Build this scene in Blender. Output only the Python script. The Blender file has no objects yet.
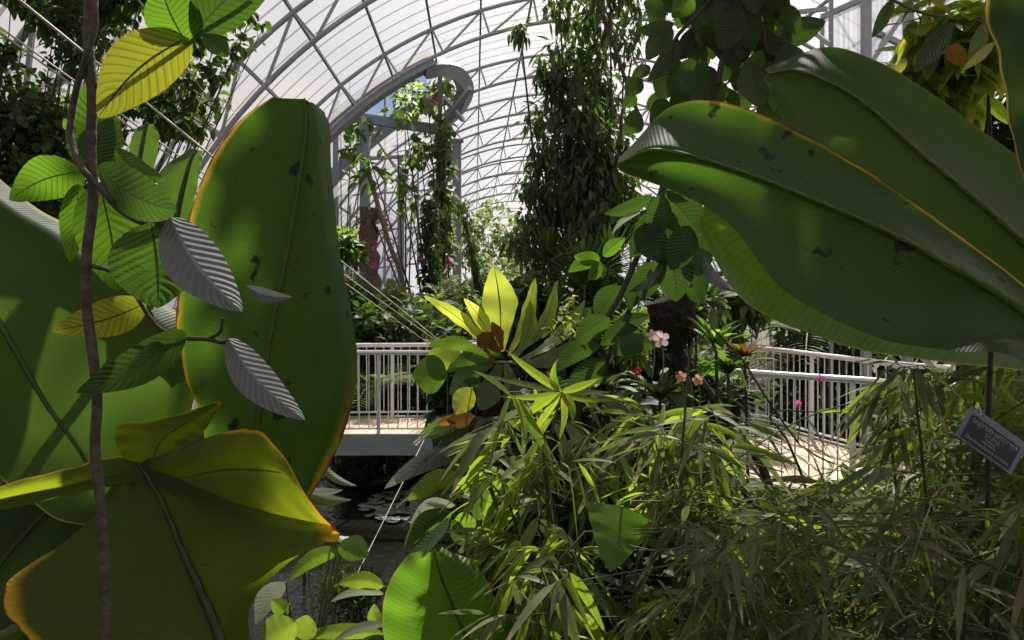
import bpy, math, random
import numpy as np
from mathutils import Vector
rng = np.random.default_rng(7)
random.seed(7)
C = bpy.context.scene.collection
F, HZ, CZ = 760.0, 290.0, 2.55          # focal length in pixels, horizon row, eye height

def P(px, py, d):
    return np.array([(px - 512) / F * d, d, CZ - (py - HZ) / F * d])

# ------------------------------------------------------------------ meshes
class MB:
    def __init__(s): s.v, s.q, s.uv, s.r, s.n = [], [], [], [], 0
    def add(s, v, q, uv=None, r=None):
        v = np.asarray(v, float).reshape(-1, 3); q = np.asarray(q, int).reshape(-1, 4)
        s.v.append(v); s.q.append(q + s.n)
        s.uv.append(np.zeros((len(v), 2)) if uv is None else np.asarray(uv, float).reshape(-1, 2))
        s.r.append(np.full(len(v), random.random()) if r is None else np.broadcast_to(np.asarray(r, float), (len(v),)))
        s.n += len(v)
    def bounds(s):
        v = np.concatenate(s.v); return v.min(0), v.max(0)
    def build(s, name, mat, parent=None, smooth=True):
        v = np.concatenate(s.v); q = np.concatenate(s.q); uv = np.concatenate(s.uv); r = np.concatenate(s.r)
        if parent is not None: org = np.array(parent['org'])
        else:
            org = (v.min(0) + v.max(0)) / 2; org[2] = v[:, 2].min()
        me = bpy.data.meshes.new(name)
        tri = q[:, 2] == q[:, 3]
        flat = np.concatenate([q[~tri].ravel(), q[tri][:, :3].ravel()])
        nq, nt = int((~tri).sum()), int(tri.sum())
        me.vertices.add(len(v)); me.vertices.foreach_set('co', (v - org).ravel())
        me.loops.add(len(flat)); me.loops.foreach_set('vertex_index', flat.astype(np.int32))
        st = np.concatenate([np.arange(nq) * 4, nq * 4 + np.arange(nt) * 3]).astype(np.int32)
        me.polygons.add(nq + nt); me.polygons.foreach_set('loop_start', st)
        me.polygons.foreach_set('use_smooth', np.full(nq + nt, smooth))
        ul = me.uv_layers.new(name='UVMap'); ul.data.foreach_set('uv', uv[flat].ravel())
        at = me.attributes.new('rnd', 'FLOAT', 'POINT'); at.data.foreach_set('value', r)
        me.update(); me.validate()
        o = bpy.data.objects.new(name, me); C.objects.link(o)
        if mat: me.materials.append(mat)
        if parent is not None:
            o.parent = parent; o['org'] = [float(x) for x in org]
        else:
            o.location = org; o['org'] = [float(x) for x in org]
        return o

def grid_q(a, b):
    i = np.arange(a - 1)[:, None] * b + np.arange(b - 1)[None]
    return np.stack([i, i + 1, i + b + 1, i + b], -1).reshape(-1, 4)

def tube(mb, pts, rad, sides=6, smooth=4, r=None):
    pts = np.asarray(pts, float)
    rad = np.broadcast_to(np.asarray(rad, float), (len(pts),)).copy()
    if smooth > 1 and len(pts) > 2:
        rad = np.interp(np.linspace(0, len(pts) - 1, (len(pts) - 1) * smooth + 1), np.arange(len(pts)), rad)
        pts = cr(pts, (len(pts) - 1) * smooth + 1)
    n = len(pts)
    t = np.gradient(pts, axis=0); t /= np.linalg.norm(t, axis=1)[:, None] + 1e-9
    ref = np.array([0, 0, 1.]) if abs(t[0, 2]) < .9 else np.array([1., 0, 0])
    a = np.zeros_like(t); u = np.cross(t[0], ref); u /= np.linalg.norm(u)
    for i in range(n):
        u = u - t[i] * (u @ t[i]); u /= np.linalg.norm(u) + 1e-9; a[i] = u
    b = np.cross(t, a)
    th = np.linspace(0, 2 * np.pi, sides + 1)
    v = pts[:, None] + rad[:, None, None] * (a[:, None] * np.cos(th)[None, :, None] + b[:, None] * np.sin(th)[None, :, None])
    L = np.concatenate([[0], np.cumsum(np.linalg.norm(np.diff(pts, axis=0), axis=1))])
    uv = np.stack(np.broadcast_arrays(np.linspace(0, 1, sides + 1)[None], L[:, None]), -1)
    mb.add(v, grid_q(n, sides + 1), uv, r)
    for e, idx in ((0, 0), (1, n - 1)):                     # end caps
        ring = v[idx, :sides]; c = pts[idx]
        vv = np.concatenate([ring, [c]])
        q = [[i, (i + 1) % sides, sides, sides] for i in range(sides)]
        mb.add(vv, q, None, r)

def cr(ctrl, n):                                            # Catmull-Rom through the control points
    c = np.asarray(ctrl, float); m = len(c)
    x = np.linspace(0, m - 1, n); i = np.minimum(x.astype(int), m - 2); f = (x - i)[:, None]
    e = np.concatenate([[2 * c[0] - c[1]], c, [2 * c[-1] - c[-2]]])
    p0, p1, p2, p3 = e[i], e[i + 1], e[i + 2], e[i + 3]
    return .5 * (2 * p1 + (p2 - p0) * f + (2 * p0 - 5 * p1 + 4 * p2 - p3) * f ** 2 + (3 * p1 - p0 - 3 * p2 + p3) * f ** 3)

def box(mb, c, s, M=None):
    c = np.asarray(c, float); h = np.asarray(s, float) / 2
    v = np.array([[x, y, z] for x in (-1, 1) for y in (-1, 1) for z in (-1, 1)]) * h
    if M is not None: v = v @ np.asarray(M).T
    q = [[0, 1, 3, 2], [4, 6, 7, 5], [0, 4, 5, 1], [2, 3, 7, 6], [0, 2, 6, 4], [1, 5, 7, 3]]
    v = v + c
    for f in q: mb.add(v[f], [[0, 1, 2, 3]], [[0, 0], [1, 0], [1, 1], [0, 1]], .5)

def bar(mb, a, b, w, h):                                    # square bar from a to b
    a, b = np.asarray(a, float), np.asarray(b, float); d = b - a; L = np.linalg.norm(d); d /= L
    ref = np.array([0, 0, 1.]) if abs(d[2]) < .95 else np.array([0, 1., 0])
    s = np.cross(d, ref); s /= np.linalg.norm(s); u = np.cross(s, d)
    box(mb, (a + b) / 2, (w, L, h), np.stack([s, d, u], 1))

# ------------------------------------------------------------------ objects
def setp(o, label=None, cat=None, group=None, kind=None):
    for k, v in (('label', label), ('category', cat), ('group', group), ('kind', kind)):
        if v: o[k] = v
    return o
def thing(name, loc, label, cat, group=None):
    o = bpy.data.objects.new(name, None); C.objects.link(o); o.empty_display_size = .1
    o.location = loc; o['org'] = [float(x) for x in loc]
    return setp(o, label, cat, group)
def structure(o, label=None): return setp(o, label, None, None, 'structure')

# ------------------------------------------------------------------ materials
class NT:
    def __init__(s, name):
        s.m = bpy.data.materials.new(name); s.m.use_nodes = True; s.t = s.m.node_tree
        s.t.nodes.clear(); s.out = s.t.nodes.new('ShaderNodeOutputMaterial')
    def n(s, typ, **k):
        x = s.t.nodes.new(typ)
        for a, b in k.items(): setattr(x, a, b)
        return x
    def put(s, sock, val):
        if isinstance(val, bpy.types.NodeSocket): s.t.links.new(val, sock)
        elif isinstance(val, (tuple, list)): sock.default_value = tuple(val) + ((1,) if len(val) == 3 and sock.type == 'RGBA' else ())
        else: sock.default_value = val
    def math(s, op, a, b=0., c=0.):
        x = s.n('ShaderNodeMath', operation=op)
        for i, y in enumerate((a, b, c)): s.put(x.inputs[i], y)
        return x.outputs[0]
    def mix(s, f, a, b):
        x = s.n('ShaderNodeMix', data_type='RGBA')
        s.put(x.inputs[0], f); s.put(x.inputs[6], a); s.put(x.inputs[7], b); return x.outputs[2]
    def step(s, x, a, b):
        y = s.n('ShaderNodeMapRange', interpolation_type='SMOOTHSTEP'); s.put(y.inputs[0], x)
        y.inputs[1].default_value = a; y.inputs[2].default_value = b; return y.outputs[0]
    def noise(s, scale, detail=3, vec=None, rough=.5):
        x = s.n('ShaderNodeTexNoise'); x.inputs['Scale'].default_value = scale; x.inputs['Detail'].default_value = detail
        x.inputs['Roughness'].default_value = rough
        s.put(x.inputs['Vector'], vec if vec is not None else s.n('ShaderNodeNewGeometry').outputs['Position']); return x.outputs[0]
    def bsdf(s, col, rough=.5, spec=.5, metal=0., bump=None, bs=.3, bd=.01):
        p = s.n('ShaderNodeBsdfPrincipled'); s.put(p.inputs['Base Color'], col); s.put(p.inputs['Roughness'], rough)
        p.inputs['Specular IOR Level'].default_value = spec; p.inputs['Metallic'].default_value = metal
        if bump is not None:
            b = s.n('ShaderNodeBump'); b.inputs['Strength'].default_value = bs; b.inputs['Distance'].default_value = bd
            s.put(b.inputs['Height'], bump); s.put(p.inputs['Normal'], b.outputs[0])
        return p.outputs[0]
    def mixs(s, f, a, b):
        x = s.n('ShaderNodeMixShader'); s.put(x.inputs[0], f); s.put(x.inputs[1], a); s.put(x.inputs[2], b); return x.outputs[0]
    def done(s, sh): s.t.links.new(sh, s.out.inputs[0]); return s.m

def simple(name, c, c2=None, rough=.5, spec=.4, metal=0., scale=8., bs=.2, bd=.01):
    k = NT(name); f = k.noise(scale, 4)
    return k.done(k.bsdf(k.mix(k.step(f, .3, .7), c, c2 or c), rough, spec, metal, f, bs, bd))

def leafmat(name, c1, c2, t1=None, t2=None, tf=.45, rough=.42, spec=.4, edge=None, tip=None, freq=14., slant=3., vein=.25,
            rib=None, ribw=.02, spots=None, bd=.004, bs=.35, mott=.3):
    k = NT(name)
    uv = k.n('ShaderNodeUVMap'); sp = k.n('ShaderNodeSeparateXYZ'); k.put(sp.inputs[0], uv.outputs[0]); u, v = sp.outputs[0], sp.outputs[1]
    at = k.n('ShaderNodeAttribute', attribute_name='rnd'); r = at.outputs['Fac']
    au = k.math('ABSOLUTE', k.math('SUBTRACT', u, .5))
    s = k.math('ADD', k.math('MULTIPLY', v, freq), k.math('MULTIPLY', au, -slant))
    wv = k.math('SINE', k.math('MULTIPLY', s, 6.2832))
    vn = k.step(wv, .55, 1.)
    big = k.noise(9., 3)
    f = k.math('ADD', k.math('MULTIPLY', r, 1 - mott), k.math('MULTIPLY', k.step(big, .3, .7), mott))
    t1 = t1 or tuple(min(1, x * 2.0) for x in c1); t2 = t2 or tuple(min(1, x * 2.0) for x in c2)
    col, tc = k.mix(f, c1, c2), k.mix(f, t1, t2)
    vf = k.math('MULTIPLY', vn, vein)
    col = k.mix(vf, col, tuple(x * .55 for x in c1)); tc = k.mix(vf, tc, tuple(x * .5 for x in t1))
    if rib:
        rf = k.math('SUBTRACT', 1., k.step(au, ribw * .5, ribw))
        col = k.mix(rf, col, rib); tc = k.mix(rf, tc, rib)
    if spots:
        n2 = k.noise(spots[1], 2); sf = k.step(n2, spots[2], spots[2] + .06)
        col = k.mix(sf, col, spots[0]); tc = k.mix(sf, tc, spots[0])
    if tip:                                                # (colour, v where it starts, share of leaves)
        n3 = k.noise(25., 2)
        tv = k.math('ADD', v, k.math('MULTIPLY', k.math('SUBTRACT', n3, .5), .3))
        on = k.step(k.math('FRACT', k.math('MULTIPLY', r, 7.31)), 1 - tip[2] - .02, 1 - tip[2])
        tf_ = k.math('MULTIPLY', k.step(tv, tip[1], tip[1] + .12), on)
        col = k.mix(tf_, col, tip[0]); tc = k.mix(tf_, tc, tuple(x * .8 for x in tip[0]))
    if edge:                                               # (yellow, brown, width)
        n4 = k.noise(14., 4)
        ee = k.math('ADD', au, k.math('MULTIPLY', k.math('SUBTRACT', n4, .5), edge[2] * 2.2))
        ev = k.math('MAXIMUM', ee, k.math('SUBTRACT', k.math('ADD', v, k.math('MULTIPLY', k.math('SUBTRACT', n4, .5), edge[2] * 2)), .5))
        pm = 1. if len(edge) > 3 else k.step(k.noise(2.6, 1), .40, .56)
        e1 = k.step(ev, .5 - edge[2] * 2.6, .5 - edge[2] * .5); e2 = k.step(ev, .5 - edge[2] * .6, .5 - edge[2] * .15)
        e1 = k.math('MULTIPLY', e1, k.math('ADD', k.math('MULTIPLY', pm, .85), .15))
        col = k.mix(e1, col, edge[0]); tc = k.mix(e1, tc, edge[0])
        col = k.mix(e2, col, edge[1]); tc = k.mix(e2, tc, edge[1])
    pb = k.bsdf(col, rough, spec, 0., k.math('ADD', wv, k.math('MULTIPLY', big, .6)), bs, bd)
    tb = k.n('ShaderNodeBsdfTranslucent'); k.put(tb.inputs[0], tc)
    return k.done(k.mixs(tf, pb, tb.outputs[0]))

M = {}
YB = ((.62, .36, .02), (.13, .03, .01))
M['banana'] = leafmat('banana_leaf', (.016, .04, .007), (.024, .055, .010), (.07, .175, .012), (.11, .23, .016), .5, .5, .2,
                      (YB[0], YB[1], .02), None, 105, 10, .22, (.07, .11, .02), .012, ((.012, .025, .006), 16., .64), .003, .12)
M['banana_old'] = leafmat('banana_leaf_yellowing', (.012, .032, .006), (.018, .04, .008), (.27, .35, .012), (.36, .43, .015), .55, .5, .2,
                      (YB[0], YB[1], .024, 1), None, 60, 6, .2, (.06, .08, .02), .012, None, .003, .2)
M['banana_clean'] = leafmat('banana_leaf_green', (.018, .042, .009), (.024, .054, .012), (.095, .20, .02), (.13, .24, .025), .5, .5, .2,
                      ((.3, .3, .03), (.14, .07, .02), .006), None, 110, 10, .2, (.07, .12, .025), .012, None, .003, .12)
M['banana_young'] = leafmat('banana_leaf_bright', (.03, .08, .01), (.045, .10, .014), (.2, .46, .02), (.26, .52, .03), .5, .38, .4,
                      ((.35, .38, .03), (.3, .2, .05), .006), None, 40, 5, .3, (.1, .16, .03), .01, None, .003, .25)
M['banana_shade'] = leafmat('banana_leaf_shade_tone', (.014, .034, .007), (.018, .042, .008), (.035, .08, .008), (.05, .10, .01), .4, .55, .2,
                      ((.4, .3, .05), YB[1], .012, 1), None, 105, 10, .2, (.05, .07, .02), .012, None, .003, .12)  # darker copy of the banana leaf, shade put into its colour
M['rib'] = leafmat('leaf_midrib', (.07, .105, .022), (.08, .12, .026), (.16, .25, .03), (.18, .28, .03), .5, .4, .4, vein=0)
M['rib_olive'] = leafmat('leaf_midrib_olive', (.03, .04, .01), (.035, .045, .012), None, None, .3, .5, .3, vein=0)
M['vine_green'] = leafmat('vine_leaf_green', (.035, .09, .012), (.05, .11, .016), (.13, .30, .012), (.19, .38, .02), .5, .42, .4, None, None, 13, 5, .62, (.03, .05, .012), .022, None, .006, .5)
M['vine_yellow'] = leafmat('vine_leaf_yellow', (.12, .13, .015), (.15, .16, .02), (.36, .38, .02), (.44, .44, .03), .5, .45, .4, ((.4, .3, .03), (.25, .14, .02), .012), None, 13, 5, .65, (.03, .03, .01), .026, None, .006, .5)
M['vine_dark'] = leafmat('vine_leaf_dark', (.028, .06, .014), (.035, .07, .018), (.07, .16, .012), (.10, .21, .02), .4, .42, .4, None, None, 13, 5, .55, (.05, .07, .03), .022, None, .006, .6)
M['vine_sheen'] = leafmat('vine_leaf_painted_sheen', (.05, .058, .05), (.065, .073, .065), (.05, .09, .04), (.05, .09, .04), .1, .48, .6, None, None, 14, 5, .45, (.12, .13, .11), .03, None, .003, .25)  # grey base colour stands in for sky reflected on the leaf
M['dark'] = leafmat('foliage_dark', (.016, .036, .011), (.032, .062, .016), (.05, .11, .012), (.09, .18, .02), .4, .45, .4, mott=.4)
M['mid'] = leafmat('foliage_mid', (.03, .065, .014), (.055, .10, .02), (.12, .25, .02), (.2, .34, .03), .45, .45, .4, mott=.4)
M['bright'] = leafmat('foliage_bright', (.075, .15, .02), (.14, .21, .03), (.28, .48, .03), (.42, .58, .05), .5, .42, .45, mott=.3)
M['lime'] = leafmat('foliage_lime', (.2, .26, .03), (.32, .34, .04), (.5, .6, .05), (.65, .62, .08), .5, .45, .4, mott=.3)
M['pale'] = leafmat('foliage_pale_hazed', (.10, .15, .05), (.16, .21, .08), (.25, .36, .09), (.34, .44, .13), .5, .5, .3, mott=.4)  # pale green; on distant plants the paleness stands in for haze
M['bamboo'] = leafmat('bamboo_leaf', (.06, .095, .034), (.17, .2, .09), (.11, .17, .04), (.24, .29, .09), .38, .55, .3, None, ((.42, .31, .17), .72, .45), 3, 0, .1, (.10, .14, .05), .05, None, .002, .2, .3)
M['bamboo_bright'] = leafmat('bamboo_leaf_bright', (.07, .13, .02), (.17, .22, .03), (.28, .46, .02), (.5, .62, .05), .5, .5, .3, None, ((.42, .17, .05), .84, .5), 3, 0, .1, (.16, .2, .05), .05, None, .002, .2, .25)
M['bamboo_dry'] = leafmat('bamboo_leaf_dry', (.17, .14, .08), (.27, .21, .12), (.2, .16, .08), (.26, .2, .1), .35, .6, .2, None, None, 3, 0, .1)
M['sheen'] = leafmat('leaf_painted_sheen', (.38, .4, .32), (.46, .47, .39), (.3, .36, .2), (.36, .4, .25), .35, .42, .6, None, None, 12, 4, .3)  # whitish sheen painted as a pale leaf colour
M['cycad'] = leafmat('cycad_frond', (.05, .085, .06), (.09, .13, .09), (.10, .17, .07), (.14, .22, .09), .3, .35, .6, mott=.3)
M['birdnest'] = leafmat('fern_frond', (.17, .24, .03), (.22, .28, .04), (.55, .66, .06), (.66, .7, .09), .55, .42, .4, None, None, 40, 8, .12, (.05, .04, .02), .03)
M['birdnest_green'] = leafmat('fern_frond_green', (.08, .14, .02), (.11, .18, .03), (.3, .46, .04), (.38, .55, .05), .5, .42, .4, None, None, 40, 8, .12, (.05, .05, .02), .03)
M['brownleaf'] = leafmat('dead_leaf', (.10, .05, .02), (.2, .10, .03), (.22, .10, .02), (.3, .14, .03), .3, .6, .2)
M['orange'] = leafmat('orange_leaf', (.38, .2, .03), (.45, .16, .03), (.6, .3, .03), (.6, .25, .03), .4, .5, .3)
M['petal_pink'] = leafmat('petal_pale_pink', (.72, .55, .52), (.8, .64, .6), (.8, .55, .52), (.8, .6, .58), .3, .5, .3, vein=.1)
M['petal_magenta'] = leafmat('petal_magenta', (.5, .06, .25), (.55, .1, .35), (.7, .1, .4), (.7, .15, .45), .4, .5, .3, vein=0)
M['petal_red'] = leafmat('petal_red', (.5, .03, .04), (.6, .05, .06), (.6, .05, .05), (.6, .05, .05), .3, .5, .3, vein=0)
M['petal_peach'] = leafmat('petal_peach', (.72, .36, .27), (.75, .42, .3), (.75, .4, .3), (.75, .4, .3), .3, .5, .3, vein=0)
M['stem_dark'] = simple('dark_stem', (.035, .027, .02), (.06, .045, .032), .7, .3, scale=40, bs=.5)
M['vine_bark'] = simple('vine_bark', (.05, .037, .03), (.085, .062, .05), .75, .25, scale=60, bs=.7)
M['stem_green'] = simple('green_stem', (.06, .11, .03), (.09, .14, .04), .5, .4, scale=30)
M['culm'] = simple('bamboo_culm', (.05, .07, .025), (.09, .10, .04), .75, .15, scale=20)
M['bark'] = simple('tree_bark', (.10, .07, .05), (.17, .12, .09), .85, .2, scale=18, bs=.8, bd=.03)
M['fibre'] = simple('stump_fibre', (.02, .016, .012), (.06, .042, .03), .95, .1, scale=35, bs=1., bd=.03)
M['steel'] = simple('grey_steel', (.22, .235, .25), (.27, .28, .29), .5, .4, scale=3, bs=.02)
M['steel_dark'] = simple('purlin_steel', (.13, .115, .12), (.16, .14, .14), .55, .3, scale=3, bs=.02)
M['beam'] = simple('beam_grey_paint', (.20, .225, .25), (.23, .25, .27), .55, .4, scale=2, bs=.02)
M['rail'] = simple('railing_paint', (.62, .62, .61), (.7, .7, .69), .35, .5, scale=5, bs=.02)
M['fascia'] = simple('bridge_fascia_paint', (.28, .32, .31), (.33, .37, .36), .5, .4, scale=3, bs=.05)
M['rope'] = simple('cable_strand', (.42, .37, .3), (.55, .5, .42), .6, .3, scale=80)
M['soil'] = simple('soil', (.018, .014, .009), (.05, .038, .024), .95, .1, scale=6, bs=1, bd=.05)
M['sign_metal'] = simple('sign_blue_grey', (.11, .15, .2), (.13, .17, .22), .4, .5, scale=10, bs=.02)
M['sign_face'] = simple('sign_face', (.012, .014, .018), (.016, .018, .022), .4, .4, scale=10, bs=.02)
M['sign_ink'] = simple('sign_lettering', (.27, .29, .31), (.3, .32, .34), .5, .3, scale=10, bs=.0)
M['pad'] = leafmat('lily_pad', (.17, .2, .13), (.3, .32, .22), (.1, .15, .06), (.1, .15, .06), .1, .28, .7, vein=.1)

def deckmat():
    k = NT('deck_boards'); uv = k.n('ShaderNodeUVMap'); sp = k.n('ShaderNodeSeparateXYZ'); k.put(sp.inputs[0], uv.outputs[0])
    fr = k.math('FRACT', k.math('MULTIPLY', sp.outputs[0], 7.))
    gap = k.math('LESS_THAN', fr, .06); n = k.noise(12, 4)
    bid = k.math('FRACT', k.math('MULTIPLY', k.math('FLOOR', k.math('MULTIPLY', sp.outputs[0], 7.)), .618))
    c = k.mix(k.math('ADD', k.math('MULTIPLY', bid, .5), k.math('MULTIPLY', n, .5)), (.5, .36, .25), (.66, .5, .36))
    c = k.mix(gap, c, (.12, .08, .05))
    return k.done(k.bsdf(c, .7, .25, 0., n, .1))
M['deck'] = deckmat()

def skinmat():
    k = NT('roof_film'); uv = k.n('ShaderNodeUVMap'); sp = k.n('ShaderNodeSeparateXYZ'); k.put(sp.inputs[0], uv.outputs[0])
    fr = k.math('FRACT', k.math('MULTIPLY', sp.outputs[1], 1 / .5))
    seam = k.math('LESS_THAN', k.math('ABSOLUTE', k.math('SUBTRACT', fr, .5)), .055)
    n = k.noise(1.2, 4)
    c = k.mix(n, (.45, .405, .385), (.54, .495, .475)); c = k.mix(seam, c, (.16, .145, .145))
    tr = k.n('ShaderNodeBsdfTransparent'); k.put(tr.inputs[0], (.93, .94, .96))
    tl = k.n('ShaderNodeBsdfTranslucent'); k.put(tl.inputs[0], c)
    df = k.n('ShaderNodeBsdfDiffuse'); k.put(df.inputs[0], c)
    body = k.mixs(.2, tl.outputs[0], df.outputs[0])
    fac = k.math('ADD', .5, k.math('MULTIPLY', seam, .4))
    return k.done(k.mixs(fac, tr.outputs[0], body))
M['skin'] = skinmat()

def watermat():
    k = NT('pond_water'); n = k.noise(7, 3)
    return k.done(k.bsdf((.012, .012, .008), .05, .22, 0., n, .3, .03))
M['water'] = watermat()

# ------------------------------------------------------------------ leaf shapes
PROF = {
    'lance': lambda t: np.sin(np.pi * np.clip(t, 0, 1) ** .72) ** .85 * (1 - .25 * t),
    'ovate': lambda t: np.sin(np.pi * np.clip(t, 0, 1) ** .82) ** .72 * (1 - .12 * t ** 3),
    'strap': lambda t: np.clip(t / .12, 0, 1) ** .6 * np.clip((1 - t) / .3, 0, 1) ** .6 * .95,
    'frond': lambda t: (.25 + .75 * np.clip(t / .55, 0, 1) ** 1.2) * np.clip((1 - t) / .38, 0, 1) ** .62,
    'heart': lambda t: np.clip(t / .06, 0, 1) ** .5 * (1 - t) ** .75 * 1.02,
    'round': lambda t: np.sqrt(np.clip(1 - (2 * t - 1) ** 2, 0, 1)),
    'petal': lambda t: np.clip(t, 0, 1) ** .6 * np.clip((1 - t) / .35, 0, 1) ** .5,
}
UP = np.array([0, 0, 1.])
def nrm(a): return a / (np.linalg.norm(a, axis=-1, keepdims=True) + 1e-9)

def leaves(mb, base, dirs, L, W, droop=.2, roll=0., fold=.2, prof='lance', nl=6, r=None):
    base = np.atleast_2d(base).astype(float); n = len(base); dirs = nrm(np.broadcast_to(np.asarray(dirs, float), (n, 3)))
    b = lambda x: np.broadcast_to(np.asarray(x, float), (n,))
    L, W, droop, roll = b(L), b(W), b(droop), b(roll)
    t = np.linspace(0, 1, nl + 1)
    pos = base[:, None] + L[:, None, None] * (dirs[:, None] * t[None, :, None] - UP * (droop[:, None] * t ** 2)[..., None])
    tan = nrm(dirs[:, None] - UP * (2 * droop[:, None] * t)[..., None])
    s0 = np.cross(dirs, UP); bad = np.linalg.norm(s0, axis=1) < .15
    s0[bad] += rng.normal(size=(bad.sum(), 3)) * [1, 1, 0]; s0 = nrm(s0 - dirs * (s0 * dirs).sum(1, keepdims=True))
    n0 = np.cross(s0, dirs)
    side = s0 * np.cos(roll)[:, None] + n0 * np.sin(roll)[:, None]
    nor = nrm(np.cross(side[:, None], tan))
    w = W[:, None] * .5 * PROF[prof](t)[None]
    cols = np.array([-1., 0, 1])
    v = pos[:, :, None] + side[:, None, None] * (w[..., None] * cols)[..., None] + nor[:, :, None] * (fold * w[..., None] * np.abs(cols))[..., None]
    uv = np.stack(np.broadcast_arrays((cols + 1)[None, None] / 2, t[None, :, None]), -1); uv = np.broadcast_to(uv, (n, nl + 1, 3, 2))
    q = grid_q(nl + 1, 3); k = (nl + 1) * 3
    qq = (q[None] + (np.arange(n) * k)[:, None, None]).reshape(-1, 4)
    r = rng.random(n) if r is None else b(r)
    mb.add(v.reshape(-1, 3), qq, uv.reshape(-1, 2), np.repeat(r, k))

def patch(mid, Lc, Rc, nl=56, nw=14, ripple=.0, cup=0., r=.5, eL=(1, 1), eR=(1, 1), tipv=1., lipL=0., lipR=0.):
    """A broad leaf: midrib and both edges, each a list of (px, py, depth)."""
    m = cr([P(*x) for x in mid], nl); l = cr([P(*x) for x in Lc], nl); rr = cr([P(*x) for x in Rc], nl)
    mb = MB(); s = np.linspace(0, 1, nw) ** .8
    v = np.zeros((nl, 2 * nw - 1, 3)); uv = np.zeros((nl, 2 * nw - 1, 2)); t = np.linspace(0, 1, nl)
    for j in range(nw):
        v[:, nw - 1 - j] = m + (l - m) * s[j]; v[:, nw - 1 + j] = m + (rr - m) * s[j]
        kl = .75 + .25 * np.interp(t, np.linspace(0, 1, len(eL)), eL); kr = .75 + .25 * np.interp(t, np.linspace(0, 1, len(eR)), eR)
        uv[:, nw - 1 - j] = np.stack([.5 - s[j] / 2 * kl, t * tipv], 1); uv[:, nw - 1 + j] = np.stack([.5 + s[j] / 2 * kr, t * tipv], 1)
        v[:, nw - 1 - j, 1] += lipL * max(0, s[j] - .86) ** 2; v[:, nw - 1 + j, 1] += lipR * max(0, s[j] - .86) ** 2
    a = np.abs(np.linspace(-1, 1, 2 * nw - 1))
    bend = cup * np.sin(np.pi * a)[None] + ripple * np.sin(t * 38)[:, None] * a[None] ** 2 + ripple * .7 * np.sin(t * 15 + 1)[:, None] * a[None]
    v[..., 1] += bend; v[..., 2] += bend * .3
    mb.add(v, grid_q(nl, 2 * nw - 1), uv, r)
    return mb, m

def blade(base, tip, wpx, bend=0., roll=.2, prof='ovate', fold=.25, corr=0., wave=0., nl=22, nw=5, r=None, sag=0.):
    """A leaf from base to tip (px, py, depth) with its own width, curl and roll about its axis."""
    a, b = P(*base), P(*tip); ax = b - a; L = np.linalg.norm(ax); x = ax / L
    view = nrm((a + b) / 2 - [0, 0, CZ]); s = nrm(np.cross(x, view)); nn = np.cross(s, x)
    side = s * math.cos(roll) + nn * math.sin(roll); nor = np.cross(side, x)
    d = (base[2] + tip[2]) / 2; W = wpx / F * d
    t = np.linspace(0, 1, nl)
    c = a + ax * t[:, None] + s * (bend / F * d * np.sin(np.pi * t))[:, None] + nor * (sag * L * np.sin(np.pi * t))[:, None]
    w = W / 2 * PROF[prof](t)
    co = np.linspace(-1, 1, 2 * nw - 1)
    ph = random.random() * 6
    h = fold * np.abs(co)[None] * w[:, None] + corr * W * np.sin(2 * np.pi * (t[:, None] * 11 - np.abs(co)[None] * 2.2)) * np.minimum(1, np.abs(co) * 3)[None] * np.minimum(1, w / (.2 * W + 1e-9))[:, None]
    h = h + wave * W * np.sin(t * 26 + ph)[:, None] * co[None] ** 2 * np.sign(co)[None]
    ww = w[:, None] * co[None] * (1 + (wave * .5) * np.sin(t * 31 + ph)[:, None])
    v = c[:, None] + side * ww[..., None] + nor * h[..., None]
    uv = np.stack(np.broadcast_arrays((co[None] + 1) / 2, t[:, None]), -1)
    mb = MB(); mb.add(v, grid_q(nl, 2 * nw - 1), uv, random.random() if r is None else r)
    return mb

def gz(x, y):                                               # lie of the land; the pond is the hollow
    x, y = np.asarray(x, float), np.asarray(y, float)
    e = ((x + 3.0) / 3.6) ** 2 + ((y - 8.6) / 3.9) ** 2
    bank = np.clip((e - .85) / .5, 0, 1)
    return -.35 + bank * (.5 + .12 * np.sin(x * 1.7 + y) + .1 * np.sin(y * 2.3 - x * .8))

# ------------------------------------------------------------------ the setting
g = MB(); nx, ny = 90, 110
X, Y = np.meshgrid(np.concatenate([[-60, -30], np.linspace(-12, 14, nx - 4), [30, 60]]), np.concatenate([[-30], np.linspace(-8, 48, ny - 2), [90]]))
g.add(np.stack([X, Y, gz(X, Y)], -1), grid_q(ny, nx), np.stack([X, Y], -1), .5)
structure(g.build('floor', M['soil']), 'dark planted soil of the glasshouse beds')
w = MB(); th = np.linspace(0, 2 * np.pi, 49)
for k in range(48):
    w.add([[-3, 8.6, 0], [-3 + 4.1 * math.cos(th[k]), 8.6 + 4.4 * math.sin(th[k]), 0], [-3 + 4.1 * math.cos(th[k + 1]), 8.6 + 4.4 * math.sin(th[k + 1]), 0]], [[0, 1, 2, 2]])
structure(w.build('water', M['water']), 'dark still pond under the footbridge')

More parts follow.
